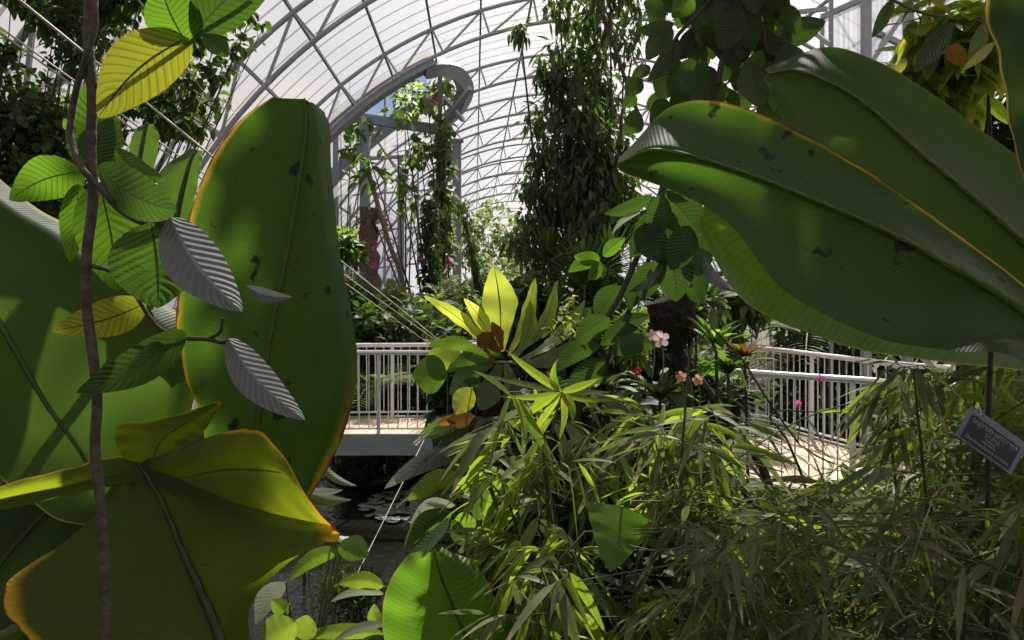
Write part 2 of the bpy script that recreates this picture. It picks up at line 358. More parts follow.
# barrel vault: its axis leans 2.8 degrees off the view
AX = np.array([-.0487, .9988, 0]); LT = np.array([.9988, .0487, 0]); VC, VW = 2.44, CZ - 2.19
def vault(r, th, s):                                        # th = 0 at the high-x foot, pi at the other
    r, th, s = np.broadcast_arrays(np.asarray(r, float), th, s)
    return LT * (VC + r * np.cos(th))[..., None] + AX * s[..., None] + UP * (VW + r * np.sin(th))[..., None]
RS = 7.62; S0, S1 = -4.0, 48.0
HS0, HS1, HTH = 15.5, 18.4, math.acos((-1.0 - VC) / 7.5)     # the opening into the side wing
sk = MB(); ths = np.concatenate([np.linspace(0, HTH, 36), np.linspace(HTH, np.pi, 30)[1:]])
ss = np.unique(np.concatenate([np.linspace(S0, HS0, 30), [HS1], np.linspace(HS1, S1, 30)]))
TT, SS = np.meshgrid(ths, ss)
q = grid_q(len(ss), len(ths)); cen_t = TT.ravel()[q].mean(1); cen_s = SS.ravel()[q].mean(1)
q = q[~((cen_t > HTH) & (cen_s > HS0) & (cen_s < HS1))]
sk.add(vault(RS, TT, SS), q, np.stack([TT * RS, SS], -1), .5)
structure(sk.build('ceiling', M['skin']), 'white translucent barrel roof film over the glasshouse')
ew = MB(); a = np.linspace(0, np.pi, 40)
top = vault(RS, a, S1); bot = top.copy(); bot[:, 2] = -.5
ew.add(np.stack([bot, top], 1), grid_q(40, 2), np.stack([np.stack([a * 5, 0 * a], 1), np.stack([a * 5, 0 * a + 8], 1)], 1), .5)
structure(ew.build('wall_back', M['skin']), 'white translucent end wall of the glasshouse')
fw = MB(); top = vault(RS, a, S0); bot = top.copy(); bot[:, 2] = -.5  # unseen opaque wall, added to cut the fill light from behind
fw.add(np.stack([bot, top], 1), grid_q(40, 2), None, .5)
structure(fw.build('wall_front_blocker', M['beam']), 'solid grey end wall added behind the viewpoint to block light')
for nm, th0 in (('wall_right', 0.), ('wall_left', np.pi)):
    lw = MB(); s_ = np.linspace(S0, S1, 30); tp = vault(RS, th0, s_); bt = tp.copy(); bt[:, 2] = -.6
    lw.add(np.stack([bt, tp], 1), grid_q(30, 2), None, .5)
    structure(lw.build(nm, M['fascia']), 'low side wall carrying the roof film')

step = math.radians(7.2)
ORD = ['front', 'second', 'third', 'fourth', 'fifth', 'sixth', 'seventh', 'eighth', 'ninth', 'tenth', 'eleventh']
TRL = {-1: 'grey roof arch passing over the dark creeper canopy', 0: 'large grey roof arch rising from behind the tall banana leaf',
       1: 'grey roof arch that runs into the curved beam of the side opening', 2: 'grey roof arch crossing just behind the curved side opening',
       3: 'grey roof arch a step beyond the side opening', 4: 'grey roof arch second beyond the side opening', 5: 'grey roof arch third beyond the side opening',
       6: 'grey roof arch fourth beyond the side opening', 7: 'grey roof arch fifth beyond the side opening', 8: 'grey roof arch next before the far end arch', 9: 'small grey roof arch at the far end wall'}
for k in range(-1, 10):
    s = 9.94 + 3.5 * k
    t = thing('roof_truss', vault(7.05, np.pi, s), TRL[k], 'roof arch', 'roof arches')
    skip = HS0 < s < HS1
    a = np.linspace(0, np.pi if not skip else HTH, 61)
    for nm, r in (('upper_chord', 7.5), ('lower_chord', 7.05)):
        mb = MB(); tube(mb, vault(r, a, s), .036, 6, 1); mb.build(nm, M['steel'], t)
    mb = MB(); i = 0; th_ = 0
    while th_ < (np.pi if not skip else HTH) - step * .5:
        bar(mb, vault(7.05, th_, s), vault(7.5, th_, s), .035, .035)
        bar(mb, vault(7.5, th_, s), vault(7.05, th_ + step, s), .035, .035); th_ += step
    mb.build('web_bars', M['steel'], t)
for i in range(1, 25):
    th_ = i * step; mb = MB()
    if th_ > HTH:
        bar(mb, vault(7.56, th_, S0), vault(7.56, th_, HS0), .035, .05); bar(mb, vault(7.56, th_, HS1), vault(7.56, th_, S1), .035, .05)
    else: bar(mb, vault(7.56, th_, S0), vault(7.56, th_, S1), .035, .05)
    structure(mb.build('trim_%d' % i, M['steel_dark']), 'dark purlin running the length of the roof')

# the opening's portal: broad curved beam, return beam, struts, cross beam
t = thing('curved_portal_beam', vault(7.4, np.pi, HS0), 'broad grey curved beam framing the opening into the side wing', 'beam')
def ribbon(r0, r1, s0, s1, a):
    mb = MB(); n = len(a)
    ring = np.stack([vault(r0, a, s0), vault(r1, a, s0), vault(r1, a, s1), vault(r0, a, s1), vault(r0, a, s0)], 1)
    mb.add(ring, grid_q(n, 5), None, .5); return mb
ribbon(7.46, 7.76, HS0 - .2, HS0 + .15, np.linspace(HTH - .03, np.pi, 40)).build('front_arch', M['beam'], t, False)
ribbon(7.46, 7.76, HS1 - .1, HS1 + .1, np.linspace(HTH - .03, np.pi, 40)).build('rear_arch', M['beam'], t, False)
mb = MB(); 
tube(mb, [P(424, 70, 15.45), P(441, 67, 15.6), P(456, 72, 16.1), P(465, 88, 16.9), P(459, 107, 17.5), P(436, 130, 17.8)], .2, 4, 6); mb.build('return_beam', M['beam'], t, False)
mb = MB()
for a, b in (((462, 98, 18.2), (440, 128, 17)), ((440, 75, 15.6), (440, 128, 16.8)), ((466, 96, 18.3), (452, 112, 18)), ((470, 88, 15.6), (440, 128, 16.8)), ((444, 98, 16), (463, 120, 18))):
    mb = MB(); bar(mb, P(*a), P(*b), .09, .09); mb.build('strut', M['steel'], t, False)
mb = MB(); bar(mb, P(352, 117, 16.8), P(442, 130, 16.8), .17, .2); bar(mb, P(340, 160, 19), P(420, 156, 20), .07, .09)
bar(mb, P(362, 160, 17), P(385, 122, 17), .06, .06); mb.build('cross_beam', M['beam'], t, False)
for px, d, yt, wd, lab in ((365, 16.8, 118, .2, 'steel post above the fibrous brown palm trunk'), (441, 16.8, 128, .2, 'steel post wrapped in trailing vines at the end of the cross beam'),
                          (457, 18.0, 140, .2, 'bare steel post beside the vine wrapped one'), (401, 19.5, 156, .16, 'slim steel post standing behind the leaning cane'),
                          (336, 20, 100, .14, 'slim steel post just beside the tall banana leaf edge')):
    t_ = P(px, yt, d); gb = float(gz(t_[0], t_[1])); mb = MB()
    bar(mb, (t_[0], t_[1], gb - .1), t_, wd, wd); box(mb, (t_[0], t_[1], gb + .02), (wd * 1.8, wd * 1.8, .04))
    box(mb, (t_[0], t_[1], t_[2] - .02), (wd * 1.5, wd * 1.5, .05))
    setp(mb.build('steel_post', M['beam'], None, False), lab, 'post', 'posts of the side opening')
# side wing beyond the opening: a glazed lean-to of slender bars
t = thing('side_wing_frame', vault(7.6, np.pi, 17), 'pale glazing bars of the side wing seen through the opening', 'glazing frame')
mb = MB()
for k in range(5): mb = MB(); bar(mb, P(338, 120 + k * 38, 21), P(432, 118 + k * 36, 24), .05, .06); mb.build('horizontal_bar', M['steel'], t, False)
for px in (350, 385, 418): mb = MB(); bar(mb, P(px, 80, 22), P(px, 285, 22), .06, .06); mb.build('upright_bar', M['steel'], t, False)
# upright posts and bracing up under the roof beside the yellow-green climber
for px, d, y1, lab in ((866, 8.2, 190, 'stout steel post behind the dark upper banana leaf'), (908, 8.6, 190, 'steel post half hidden by the yellow green climber'), (831, 10.5, 200, 'thin steel upright nearest the hanging oval leaf')):
    top_ = P(px, -70, d); lo = P(px, y1, d); gb = float(gz(lo[0], lo[1])); mb = MB(); wd = .085 if d < 9 else .05
    bar(mb, (lo[0], lo[1], gb - .1), top_, wd, wd); box(mb, (lo[0], lo[1], gb + .02), (.2, .2, .04))
    setp(mb.build('steel_post', M['beam'], None, False), lab.replace('nearest', 'next to'), 'post')
t = thing('roof_brace', P(885, 60, 8.8), 'steel knee braces between the posts under the roof', 'brace'); 
for a, b in (((827, 9, 10.4), (770, 15, 11)), ((868, 66, 8.3), (900, 18, 8.4)), ((877, 33, 8.4), (905, 46, 8.5)), ((900, 18, 8.4), (945, -8, 8.4)), ((816, 34, 10.6), (829, 44, 10.4)), ((760, 70, 10.5), (785, 20, 10.5))):
    mb = MB(); bar(mb, P(*a), P(*b), .055, .055); mb.build('brace_bar', M['steel'], t, False)

def panemat():
    k = NT('glazed_screen'); uv = k.n('ShaderNodeUVMap'); sp = k.n('ShaderNodeSeparateXYZ'); k.put(sp.inputs[0], uv.outputs[0])
    cb = k.n('ShaderNodeCombineXYZ'); k.put(cb.inputs[0], sp.outputs[0]); n = k.noise(9., 3, cb.outputs[0])
    c = k.mix(k.step(n, .35, .65), (.30, .33, .39), (.6, .6, .62)); tr = k.n('ShaderNodeBsdfTransparent'); k.put(tr.inputs[0], (.8, .85, .92))
    tl = k.n('ShaderNodeBsdfTranslucent'); k.put(tl.inputs[0], c); return k.done(k.mixs(.72, tr.outputs[0], tl.outputs[0]))
M['pane'] = panemat()
mb = MB(); a, b = P(822, 60, 11.0), P(968, 60, 8.9)
q0, q1 = np.array([a[0], a[1], 3.4]), np.array([b[0], b[1], 3.4]); tt = np.linspace(0, 1, 12)[:, None]
ln = q0 + (q1 - q0) * tt; mb.add(np.stack([ln, ln + UP * 3.1], 1), grid_q(12, 2), np.stack([np.stack([tt[:, 0] * 4, tt[:, 0] * 0], 1), np.stack([tt[:, 0] * 4, tt[:, 0] * 0 + 1], 1)], 1), .5)
w1 = structure(mb.build('window_1', M['pane']), 'streaky pale glazed screen behind the steel posts under the roof')
for z in (3.4, 6.5):
    mb = MB(); bar(mb, q0 + UP * (z - 3.4), q1 + UP * (z - 3.4), .06, .07); mb.build('window_frame', M['steel'], w1, False)
for f in (0, .33, .66, 1):
    mb = MB(); p = q0 + (q1 - q0) * f; bar(mb, p, p + UP * 3.1, .05, .05); mb.build('window_frame', M['steel'], w1, False)
for z0, z1 in ((3.6, 5.2), (4.6, 6.3)):
    mb = MB(); bar(mb, q0 + UP * (z0 - 3.4), q1 + UP * (z1 - 3.4), .05, .05); mb.build('window_frame', M['steel_dark'], w1, False)

# ------------------------------------------------------------------ footbridge and railings
near = [(-5.2, 9.0), (-4, 9.0), (-1.2, 9.1), (.2, 8.8), (1.2, 7.9), (2.08, 6.95), (3.13, 6.13), (4.5, 5.2), (7, 3.8)]
far_ = [(-5.2, 10.25), (-4, 10.25), (-1, 10.4), (1.5, 10.6), (3.13, 9.8), (3.62, 8.6), (3.98, 7.6), (5.2, 6.6), (8, 5.2)]
DZ = .8
t = thing('footbridge', (-3, 9.6, 0), 'footbridge with pale timber boards and grey edge beam curving over the pond', 'bridge')
n_ = 120; A = cr([(x, y, DZ) for x, y in near], n_); B = cr([(x, y, DZ) for x, y in far_], n_)
Lg = np.concatenate([[0], np.cumsum(np.linalg.norm(np.diff((A + B) / 2, axis=0), axis=1))])
mb = MB(); dn = np.array([0, 0, .06])
ring = np.stack([A, B, B - dn, A - dn, A], 1); mb.add(ring, grid_q(n_, 5), np.stack(np.broadcast_arrays(Lg[:, None], np.arange(5)[None]), -1), .5); mb.build('deck', M['deck'], t, False)
for E, O in ((A, B), (B, A)):
    mb = MB(); out = nrm(E - O) * .05; z0, z1 = np.array([0, 0, .03]), np.array([0, 0, -.22])
    ring = np.stack([E + z0, E + out + z0, E + out + z1, E + z1, E + z0], 1); mb.add(ring, grid_q(n_, 5), None, .5); mb.build('edge_beam', M['fascia'], t, False)
mb = MB()
for i in (20, 45, 62, 80):
    for E in (A, B):
        p = E[i]; bar(mb, (p[0], p[1], -.5), (p[0], p[1], DZ - .2), .1, .1)
mb.build('support_post', M['fascia'], t, False)
def railing(E, O, i0, i1, label):
    seg = E[i0:i1] + nrm(O - E)[i0:i1] * .02
    ln = np.concatenate([[0], np.cumsum(np.linalg.norm(np.diff(seg, axis=0), axis=1))]); tot = ln[-1]
    at = lambda x: np.array([np.interp(x, ln, seg[:, j]) for j in range(3)])
    t = thing('railing', seg[len(seg) // 2], label, 'railing', 'railings of the footbridge')
    H = np.array([0, 0, 1.])
    mb = MB(); tube(mb, seg + H, .03, 10, 1); mb.build('handrail', M['rail'], t)
    mb = MB(); tube(mb, seg + H * .09, .015, 6, 1); mb.build('bottom_rail', M['rail'], t)
    nb = min(95, int(tot / .115)); 
    for i in range(nb + 1):
        p = at(tot * i / nb); mb = MB()
        if i % 12 == 5:
            bar(mb, p - H * .14, p + H * .98, .042, .03); mb.build('post', M['rail'], t, False)
        else:
            tube(mb, [p + H * .09, p + H * .98], .0075, 5, 1); mb.build('baluster', M['rail'], t)
iL = int(np.argmin(np.abs(A[:, 0] + 5))); iM = int(np.argmin(np.abs(A[:, 0] - .4)))
jL = int(np.argmin(np.abs(B[:, 0] + 5))); jM = int(np.argmin(np.abs(B[:, 0] - 1.)))
iE = int(np.argmin(np.abs(A[:, 0] - 4.6))); jE = int(np.argmin(np.abs(B[:, 0] - 6.)))
railing(A, B, iL, iM, 'white railing on the pond edge of the footbridge beside the banana leaf')
railing(B, A, jL, jM, 'white railing on the rear edge of the straight footbridge')
railing(A, B, iM, iE, 'white curved railing with tan boards behind, partly hidden by bamboo')
railing(B, A, jM, jE, 'white curved railing on the far edge of the bend, under the banana leaves')

# ------------------------------------------------------------------ plant helpers
def ground_at(px, d):
    x = (px - 512) / F * d; return np.array([x, d, float(gz(x, d))])
def plant(name, label, cat, clusters, leaf, mat, base=None, hang=None, group=None, out=.6, bias=(0, 0, -.1), prof='lance', droop=.25, fold=.2, nl=5,
          stem='stem_dark', srad=.02, per=1, trunk=True, depth=1.2, wr=.32, mat2=None, f2=.3):
    """Foliage in clumps (px, py, depth, radius_px, count), each clump carried by a stem from the base (or hung from above)."""
    b = ground_at(*base) if base is not None else P(*hang)
    t = thing(name, b, label, cat, group)
    mb, mb2, st = MB(), MB(), MB()
    for (px, py, d, rp, n) in clusters:
        c = P(px, py, d); R = rp / F * d
        v = nrm(rng.normal(size=(n, 3))); rad = rng.random(n) ** .45
        pos = c + v * (rad * R)[:, None] * np.array([1, depth, 1])
        if base is not None:
            ok = pos[:, 2] > gz(pos[:, 0], pos[:, 1]) + .02
            pos, v = pos[ok], v[ok]; n = len(pos)
        if n < 2: continue
        dr = nrm(v * out + rng.normal(size=(n, 3)) * .6 + np.array(bias))
        L = leaf * rng.uniform(.6, 1.25, n)
        sel = rng.random(n) < (f2 if mat2 else 0)
        for m_, s_ in ((mb, ~sel), (mb2, sel)):
            if s_.sum(): leaves(m_, pos[s_], dr[s_], L[s_], L[s_] * wr * rng.uniform(.8, 1.2, s_.sum()), droop * rng.uniform(.3, 1.5, s_.sum()), rng.uniform(-.6, .6, s_.sum()), fold, prof, nl)
        if trunk:
            mid = b * .45 + c * .55 + rng.normal(size=3) * R * .25
            tube(st, [b, mid, c], [srad, srad * .7, srad * .3], 5, 4)
            for k in range(4): tube(st, [c, c + nrm(rng.normal(size=3)) * R * .7], [srad * .25, srad * .1], 4, 1)
    if mb.n: mb.build('foliage', M[mat], t)
    if mb2.n: mb2.build('young_foliage', M[mat2], t)
    if st.n: st.build('stem', M[stem], t)
    return t

def frond_plant(name, label, cat, base_pt, fronds, mat, leaflet, wl, nlf=26, group=None, trunk_r=.05, droop=.5, stem='stem_green', roll=.3, trunk=None):
    """Feather-leaved plant: each frond (direction, length) its own part with a rachis."""
    t = thing(name, (base_pt[0], base_pt[1], float(gz(base_pt[0], base_pt[1]))), label, cat, group)
    if trunk is not False:
        mb = MB(); tube(mb, [t['org'], (np.array(t['org']) + base_pt) / 2, base_pt], [trunk_r * 1.2, trunk_r, trunk_r * .9], 8); mb.build('trunk', M['fibre'], t)
    for dr, L in fronds:
        dr = nrm(np.array(dr, float)); tt = np.linspace(0, 1, nlf)
        pos = base_pt + L * (dr * tt[:, None] - UP * (droop * tt ** 2)[:, None]); tan = nrm(np.gradient(pos, axis=0))
        sd = np.cross(tan, UP); sd = nrm(sd)
        mb = MB(); up = np.cross(sd, tan)
        ll = leaflet * np.sin(np.pi * (.12 + .85 * tt)) ** .6
        for s_ in (-1, 1):
            i = slice(3, None)
            leaves(mb, pos[i], nrm(sd[i] * s_ + tan[i] * .55 + up[i] * roll), ll[i], wl, .25, rng.uniform(-.3, .3, nlf - 3), .1, 'lance', 4, random.random())
        f = mb.build('frond', M[mat], t)
        mb = MB(); tube(mb, pos, np.linspace(.01, .003, nlf) * (L / .8), 5, 1); mb.build('rachis', M[stem], f)
    return t

def pick(o, name, mb, mat, label=None):
    x = mb.build(name, M[mat], o)
    if label: x['label'] = label
    return x

def banana(name, label, base, leafs, group='banana plants', top=1.0):
    """leafs: (mat, mid, left, right, ripple, cup, label)"""
    b = ground_at(*base); t = thing(name, b, label, 'banana plant', group)
    crown = b + np.array([0, 0, top])
    mb = MB(); tube(mb, [b - UP * .1, b + UP * .7, crown], [.13, .11, .07], 12); mb.build('pseudostem', M['stem_green'], t)
    for mat, mid, l, r, rip, cup, lab, *ex in leafs:
        mb, m = patch(mid, l, r, ripple=rip, cup=cup, **(ex[0] if ex else {}))
        lf = mb.build('leaf', M[mat], t); lf['label'] = lab
        rb = MB(); n = len(m); off = np.array([0, -.006, 0]); tube(rb, m + off, np.linspace(.013, .003, n)[::1], 6, 1); rb.build('midrib', M['rib'], lf)
        pb = MB(); tube(pb, [crown, crown * .5 + m[0] * .5 + UP * .1, m[0]], [.035, .022, .014], 8); pb.build('petiole', M['rib'], lf)
    return t

# ------------------------------------------------------------------ banana plants close by
def D(pts, d0, d1=None):                                    # spread a depth along a list of pixels
    d1 = d0 if d1 is None else d1; n = len(pts)
    return [(x, y, d0 + (d1 - d0) * i / (n - 1)) for i, (x, y) in enumerate(pts)]
banana('banana_plant', 'big banana plant with a broad plain leaf and a tall blotched upright leaf', (-150, 2.4), [
    ('banana_clean', D([(-110, 130), (-60, 225), (5, 330), (45, 400), (85, 458), (112, 520)], 2.15, 2.35),
     D([(-120, 160), (-120, 280), (-60, 400), (0, 475), (60, 520), (112, 530)], 2.05, 2.3),
     D([(-80, 120), (-10, 190), (62, 233), (125, 290), (182, 350), (150, 500)], 2.24, 2.4), .004, .02, 'broad plain green leaf with a pale curled upper edge', dict(lipR=7.)),
    ('banana', D([(238, 560), (250, 480), (258, 420), (270, 340), (285, 265), (298, 190), (306, 130), (305, 99)], 2.05, 2.2),
     D([(205, 560), (205, 440), (187, 378), (176, 335), (181, 260), (198, 190), (230, 130), (272, 97)], 2.2, 2.15),
     D([(278, 540), (322, 470), (344, 408), (348, 350), (335, 275), (324, 190), (320, 122), (315, 103)], 2.1, 2.25), .006, -.02, 'tall upright leaf with yellow and brown edge and dark blotches', dict(lipR=6., eR=(1, 1, 1, .7, .2, 0, 0, 0), tipv=.9)),
    ('banana_clean', D([(170, 270), (178, 215), (190, 165), (198, 150)], 2.5), D([(160, 270), (158, 210), (160, 172), (192, 148)], 2.55), D([(186, 270), (192, 215), (200, 170), (203, 151)], 2.5), .003, 0, 'small dark leaf tip between the big leaves'),
    ('banana_clean', D([(125, 260), (135, 190), (146, 130), (149, 124)], 2.7), D([(115, 260), (122, 190), (133, 135), (146, 123)], 2.75), D([(140, 260), (150, 190), (159, 140), (153, 124)], 2.7), .002, 0, 'small rounded leaf tip behind the vine'),
    ('banana_shade', D([(-80, 700), (-40, 620), (20, 540), (80, 480)], 2.3, 2.7), D([(-120, 680), (-110, 590), (-30, 500), (70, 470)], 2.4, 2.7), D([(20, 720), (60, 640), (90, 560), (90, 490)], 2.3, 2.7), .004, .03, 'lower leaf with its shade in the colour'),
    ('banana_shade', D([(195, 640), (185, 540), (180, 470), (165, 410)], 2.6, 2.5), D([(140, 640), (120, 540), (120, 450), (155, 405)], 2.6, 2.5), D([(235, 640), (240, 540), (240, 450), (180, 405)], 2.6, 2.55), .004, .03, 'leaf behind the torn leaf, shade in its colour')])
t = thing('banana_plant', ground_at(230, 1.7), 'banana plant with one torn folded leaf, yellow rimmed lobes over a dark lower half', 'banana plant', 'banana plants')
b = np.array(t['org']); cr_ = b + UP * 1.2
mb = MB(); tube(mb, [b - UP * .1, b + UP * .6, cr_], [.12, .1, .07], 12); mb.build('pseudostem', M['stem_green'], t)
mb, m_ = patch(D([(245, 740), (222, 640), (203, 592), (183, 548), (163, 500), (140, 462)], 1.6, 1.85),
            D([(110, 740), (28, 640), (4, 588), (60, 545), (112, 500), (130, 466)], 1.5, 1.9),
            D([(270, 740), (250, 640), (258, 592), (312, 547), (338, 540), (336, 526)], 1.7, 1.72), ripple=.004, cup=-.03, eL=(1, 1, 1, .6, 0, 0), eR=(0, 0, 0, .6, 1, 1), tipv=.7)
m2, _ = patch(D([(150, 474), (178, 478), (222, 470), (262, 470), (292, 474)], 1.84, 1.75), D([(156, 488), (200, 500), (270, 520), (318, 530), (337, 530)], 1.82, 1.72),
             D([(142, 462), (178, 449), (235, 430), (268, 437), (312, 503)], 1.86, 1.7), ripple=.004, cup=-.01, eL=(0, 0, 0, 0, 0), eR=(0, 0, 1, 1, 1))
m3, _ = patch(D([(150, 470), (158, 446), (172, 432), (200, 415), (220, 403)], 1.86, 1.8), D([(130, 470), (118, 448), (119, 426), (175, 415), (219, 401)], 1.9, 1.8), D([(168, 466), (180, 448), (198, 438), (212, 420), (221, 404)], 1.85, 1.8), ripple=.003, cup=.01, eL=(0, 0, 0, .5, 1), eR=(0, 0, 0, .5, 1))
m4, _ = patch(D([(160, 480), (120, 474), (70, 485), (20, 495), (-30, 506)], 1.84, 1.75), D([(165, 490), (128, 484), (62, 497), (10, 508), (-30, 514)], 1.84, 1.72), D([(150, 466), (112, 456), (72, 467), (12, 482), (-30, 500)], 1.86, 1.72), ripple=.003, cup=-.01, eL=(0, 0, 0, 0, 0), eR=(0, 1, 1, 1, 1))
for x in (m2, m3, m4): mb.v += x.v; mb.q += [qq + mb.n for qq in x.q]; mb.uv += x.uv; mb.r += x.r; mb.n += x.n
lf = mb.build('leaf', M['banana_old'], t); lf['label'] = 'torn leaf with yellow brown edge'
rb = MB(); tube(rb, m_ - np.array([0, .008, 0]), np.linspace(.014, .004, len(m_)), 6, 1); rb.build('midrib', M['rib_olive'], lf)
rb = MB(); tube(rb, [cr_, m_[0] * .6 + cr_ * .4, m_[0]], [.03, .02, .014], 8); rb.build('petiole', M['rib'], lf)

banana('banana_plant', 'banana plant with two great dark leaves sweeping across and down above the bamboo', (1130, 2.2), [
    ('banana', D([(1130, 400), (1060, 345), (1017, 306), (950, 266), (882, 230), (752, 176), (660, 150), (618, 164)], 1.55, 2.0),
     D([(1130, 360), (1045, 300), (1000, 266), (950, 228), (850, 160), (745, 108), (675, 105), (622, 156)], 1.7, 2.1),
     D([(1080, 430), (1020, 360), (950, 350), (878, 338), (784, 290), (730, 224), (680, 194), (619, 172)], 1.45, 1.95), .004, .03, 'dark leaf with red brown and yellow upper rim', dict(eR=(0, 0, 0, 0, 0, .3, .6, 1), tipv=.95)),
    ('banana_clean', D([(1100, 320), (1024, 244), (967, 193), (920, 154), (855, 98), (800, 72), (769, 74)], 2.0, 2.4),
     D([(1110, 230), (1040, 172), (985, 133), (930, 92), (875, 60), (825, 47), (772, 66)], 2.2, 2.6),
     D([(1060, 360), (980, 300), (900, 240), (840, 190), (800, 145), (776, 105), (770, 84)], 1.95, 2.35), .003, .06, 'green leaf lit through, behind the rimmed leaf'),
    ('banana_young', D([(1040, 330), (940, 305), (850, 285), (770, 245), (704, 205)], 2.6, 2.7), D([(1040, 290), (940, 270), (850, 240), (780, 205), (715, 198)], 2.7, 2.75),
     D([(1030, 372), (884, 354), (822, 338), (743, 300), (698, 228)], 2.5, 2.65), .003, .03, 'lower pale green leaf seen under the dark one'),
    ], )
banana('banana_plant', 'banana plant whose single ragged edged leaf hangs in from the top corner', (1230, 1.5), [
    ('banana_shade', D([(1160, -80), (1090, -10), (1060, 60), (1050, 140), (1050, 220)], 1.35, 1.45), D([(1180, 0), (1140, 40), (1110, 100), (1090, 160), (1054, 224)], 1.3, 1.45),
     D([(1060, -80), (986, -10), (1000, 62), (1010, 130), (1038, 216)], 1.3, 1.4), .003, .0, 'hanging leaf with ragged yellow edge')])
banana('banana_plant', 'low banana plant with one upright bright green leaf, its curled tip pale', (480, 3.5), [
    ('banana_young', D([(520, 740), (490, 690), (470, 645), (455, 610), (441, 575), (434, 549)], 3.2, 3.25), D([(440, 760), (398, 690), (384, 640), (384, 598), (402, 562), (428, 547)], 3.1, 3.2),
     D([(580, 740), (548, 690), (528, 640), (500, 606), (478, 568), (442, 547)], 3.3, 3.4), .006, -.03, 'broad bright leaf')], top=.35)

# ------------------------------------------------------------------ climbing vine in front of the banana leaves
VD = 1.28
t = thing('climbing_vine', ground_at(103, VD), 'climbing vine with twisted brown stem and large ribbed oval leaves', 'vine')
def px_tube(pts, rpx, d, sides=8, sm=5):
    mb = MB(); tube(mb, [P(*(p if len(p) == 3 else (p[0], p[1], d))) for p in pts], np.array(rpx) / F * d, sides, sm); return mb
gx = ground_at(106, VD)
mb = MB(); pts = [P(x, y, VD) for x, y in ((90, -120), (89, -10), (88, 40), (92, 90), (91, 150), (93, 200), (87, 250), (86, 300), (92, 350), (97, 400), (95, 450), (101, 510), (105, 600), (106, 760))] + [gx]
tube(mb, pts, [.0085] * 14 + [.012], 9, 5); mb.build('main_stem', M['vine_bark'], t)
px_tube([(96, -40), (95, 5, VD - .02), (94, 32, VD - .02), (84, 62, VD - .015), (74, 100), (71, 135), (80, 165, VD - .02), (104, 192, VD - .02), (120, 210), (148, 224), (170, 222)], 3.2, VD).build('twining_stem', M['vine_bark'], t)
px_tube([(92, 88), (115, 78), (140, 66), (160, 58), (188, 42), (208, 26), (240, 4), (262, -16)], 2.6, VD).build('side_stem', M['stem_dark'], t)
px_tube([(92, 266), (112, 272), (132, 290), (148, 315), (162, 330), (185, 338), (205, 339), (222, 342), (230, 340)], 2.2, VD).build('side_stem', M['stem_dark'], t)
px_tube([(208, 339), (220, 332), (223, 318)], 1.8, VD).build('side_stem', M['stem_dark'], t)
VL = [  # material, base, tip, width, bend, roll, fold, sag, label
    ('vine_yellow', (190, 36), (98, 118), 62, -8, .15, .12, .03, 'yellow leaf with dark ribs'),
    ('vine_green', (188, 44), (160, -20), 58, 4, .3, .15, 0, None), ('vine_dark', (194, 36), (276, -22), 56, 8, -.3, .15, .05, None), ('vine_green', (204, 34), (227, 57), 22, 2, .2, .2, 0, None),
    ('vine_green', (92, 172), (86, 84), 52, -4, .1, .12, .03, None), ('vine_green', (96, 168), (112, 118), 34, 6, .1, .1, 0, None), ('vine_green', (74, 125), (63, 128), 16, 0, .2, .1, 0, None),
    ('vine_green', (83, 172), (9, 200), 46, -6, .1, .1, .03, None), ('vine_dark', (96, 168), (177, 211), 50, -9, -.4, .15, .05, None), ('vine_green', (115, 149), (164, 178), 24, -6, .3, .2, .03, None),
    ('vine_green', (99, 182), (118, 292), 64, 3, .25, .1, .02, None), ('vine_green', (78, 184), (70, 262), 30, 2, .25, .1, .02, None), ('vine_green', (151, 222), (158, 308), 90, 2, -.1, .08, .02, None),
    ('vine_sheen', (170, 217), (242, 312), 56, -8, .25, .15, -.03, 'dark ribbed leaf, grey sheen in its colour'), ('vine_sheen', (246, 286), (292, 297), 15, -4, .4, .3, 0, 'small rolled leaf, grey sheen in its colour'),
    ('vine_yellow', (146, 303), (52, 331), 40, 5, .2, .12, .03, 'yellow green leaf'), ('vine_dark', (186, 332), (76, 393), 42, 10, .35, .15, .05, 'dark drooping leaf'), ('vine_green', (168, 340), (120, 380), 22, 2, .2, .2, 0, None),
    ('vine_sheen', (228, 338), (305, 420), 38, -8, .25, .18, -.03, 'hanging dark ribbed leaf, grey sheen in its colour')]
for i, (m, a, b_, w_, be, ro, fo, sg, lab) in enumerate(VL):
    back = i in (4, 5, 6, 7, 9, 10, 11, 15)
    dt = VD + (.05 + .01 * (i % 4) if back else -.05 - .012 * (i % 3))
    pick(t, 'leaf', blade((a[0], a[1], VD + (.02 if back else -.01)), (b_[0], b_[1], dt), w_, be, ro, 'ovate', fo,   .012 if m != 'vine_sheen' else .0015, 0, 40, 9, None, sg), m, lab)

# ------------------------------------------------------------------ cables
def cable(a, b_, r, label, sag=.0):
    A_, B_ = P(*a), P(*b_); tt = np.linspace(0, 1, 12)[:, None]
    mb = MB(); tube(mb, A_ + (B_ - A_) * tt - UP * sag * 4 * tt * (1 - tt), r, 6, 1)
    setp(mb.build('cable', M['rope'], None), label, 'cable', 'slanting cables')
cable((-20, -32, 2.9), (452, 351, 7.5), .006, 'pale slanting cable, thickest of those crossing behind the vine')
cable((-20, 13, 2.9), (442, 345, 7.0), .004, 'thin slanting cable, upper one of the close pair below the thick cable')
cable((-20, 18, 2.9), (440, 352, 7.0), .004, 'thin slanting cable, lower one of the close pair below the thick cable')
cable((130, -12, 3.1), (215, 108, 4.6), .004, 'short steep cable behind the yellow ribbed leaf')
cable((424, 440, 8.2), (357, 574, 5.6), .004, 'thin cord running down across the pond past the lily pads')

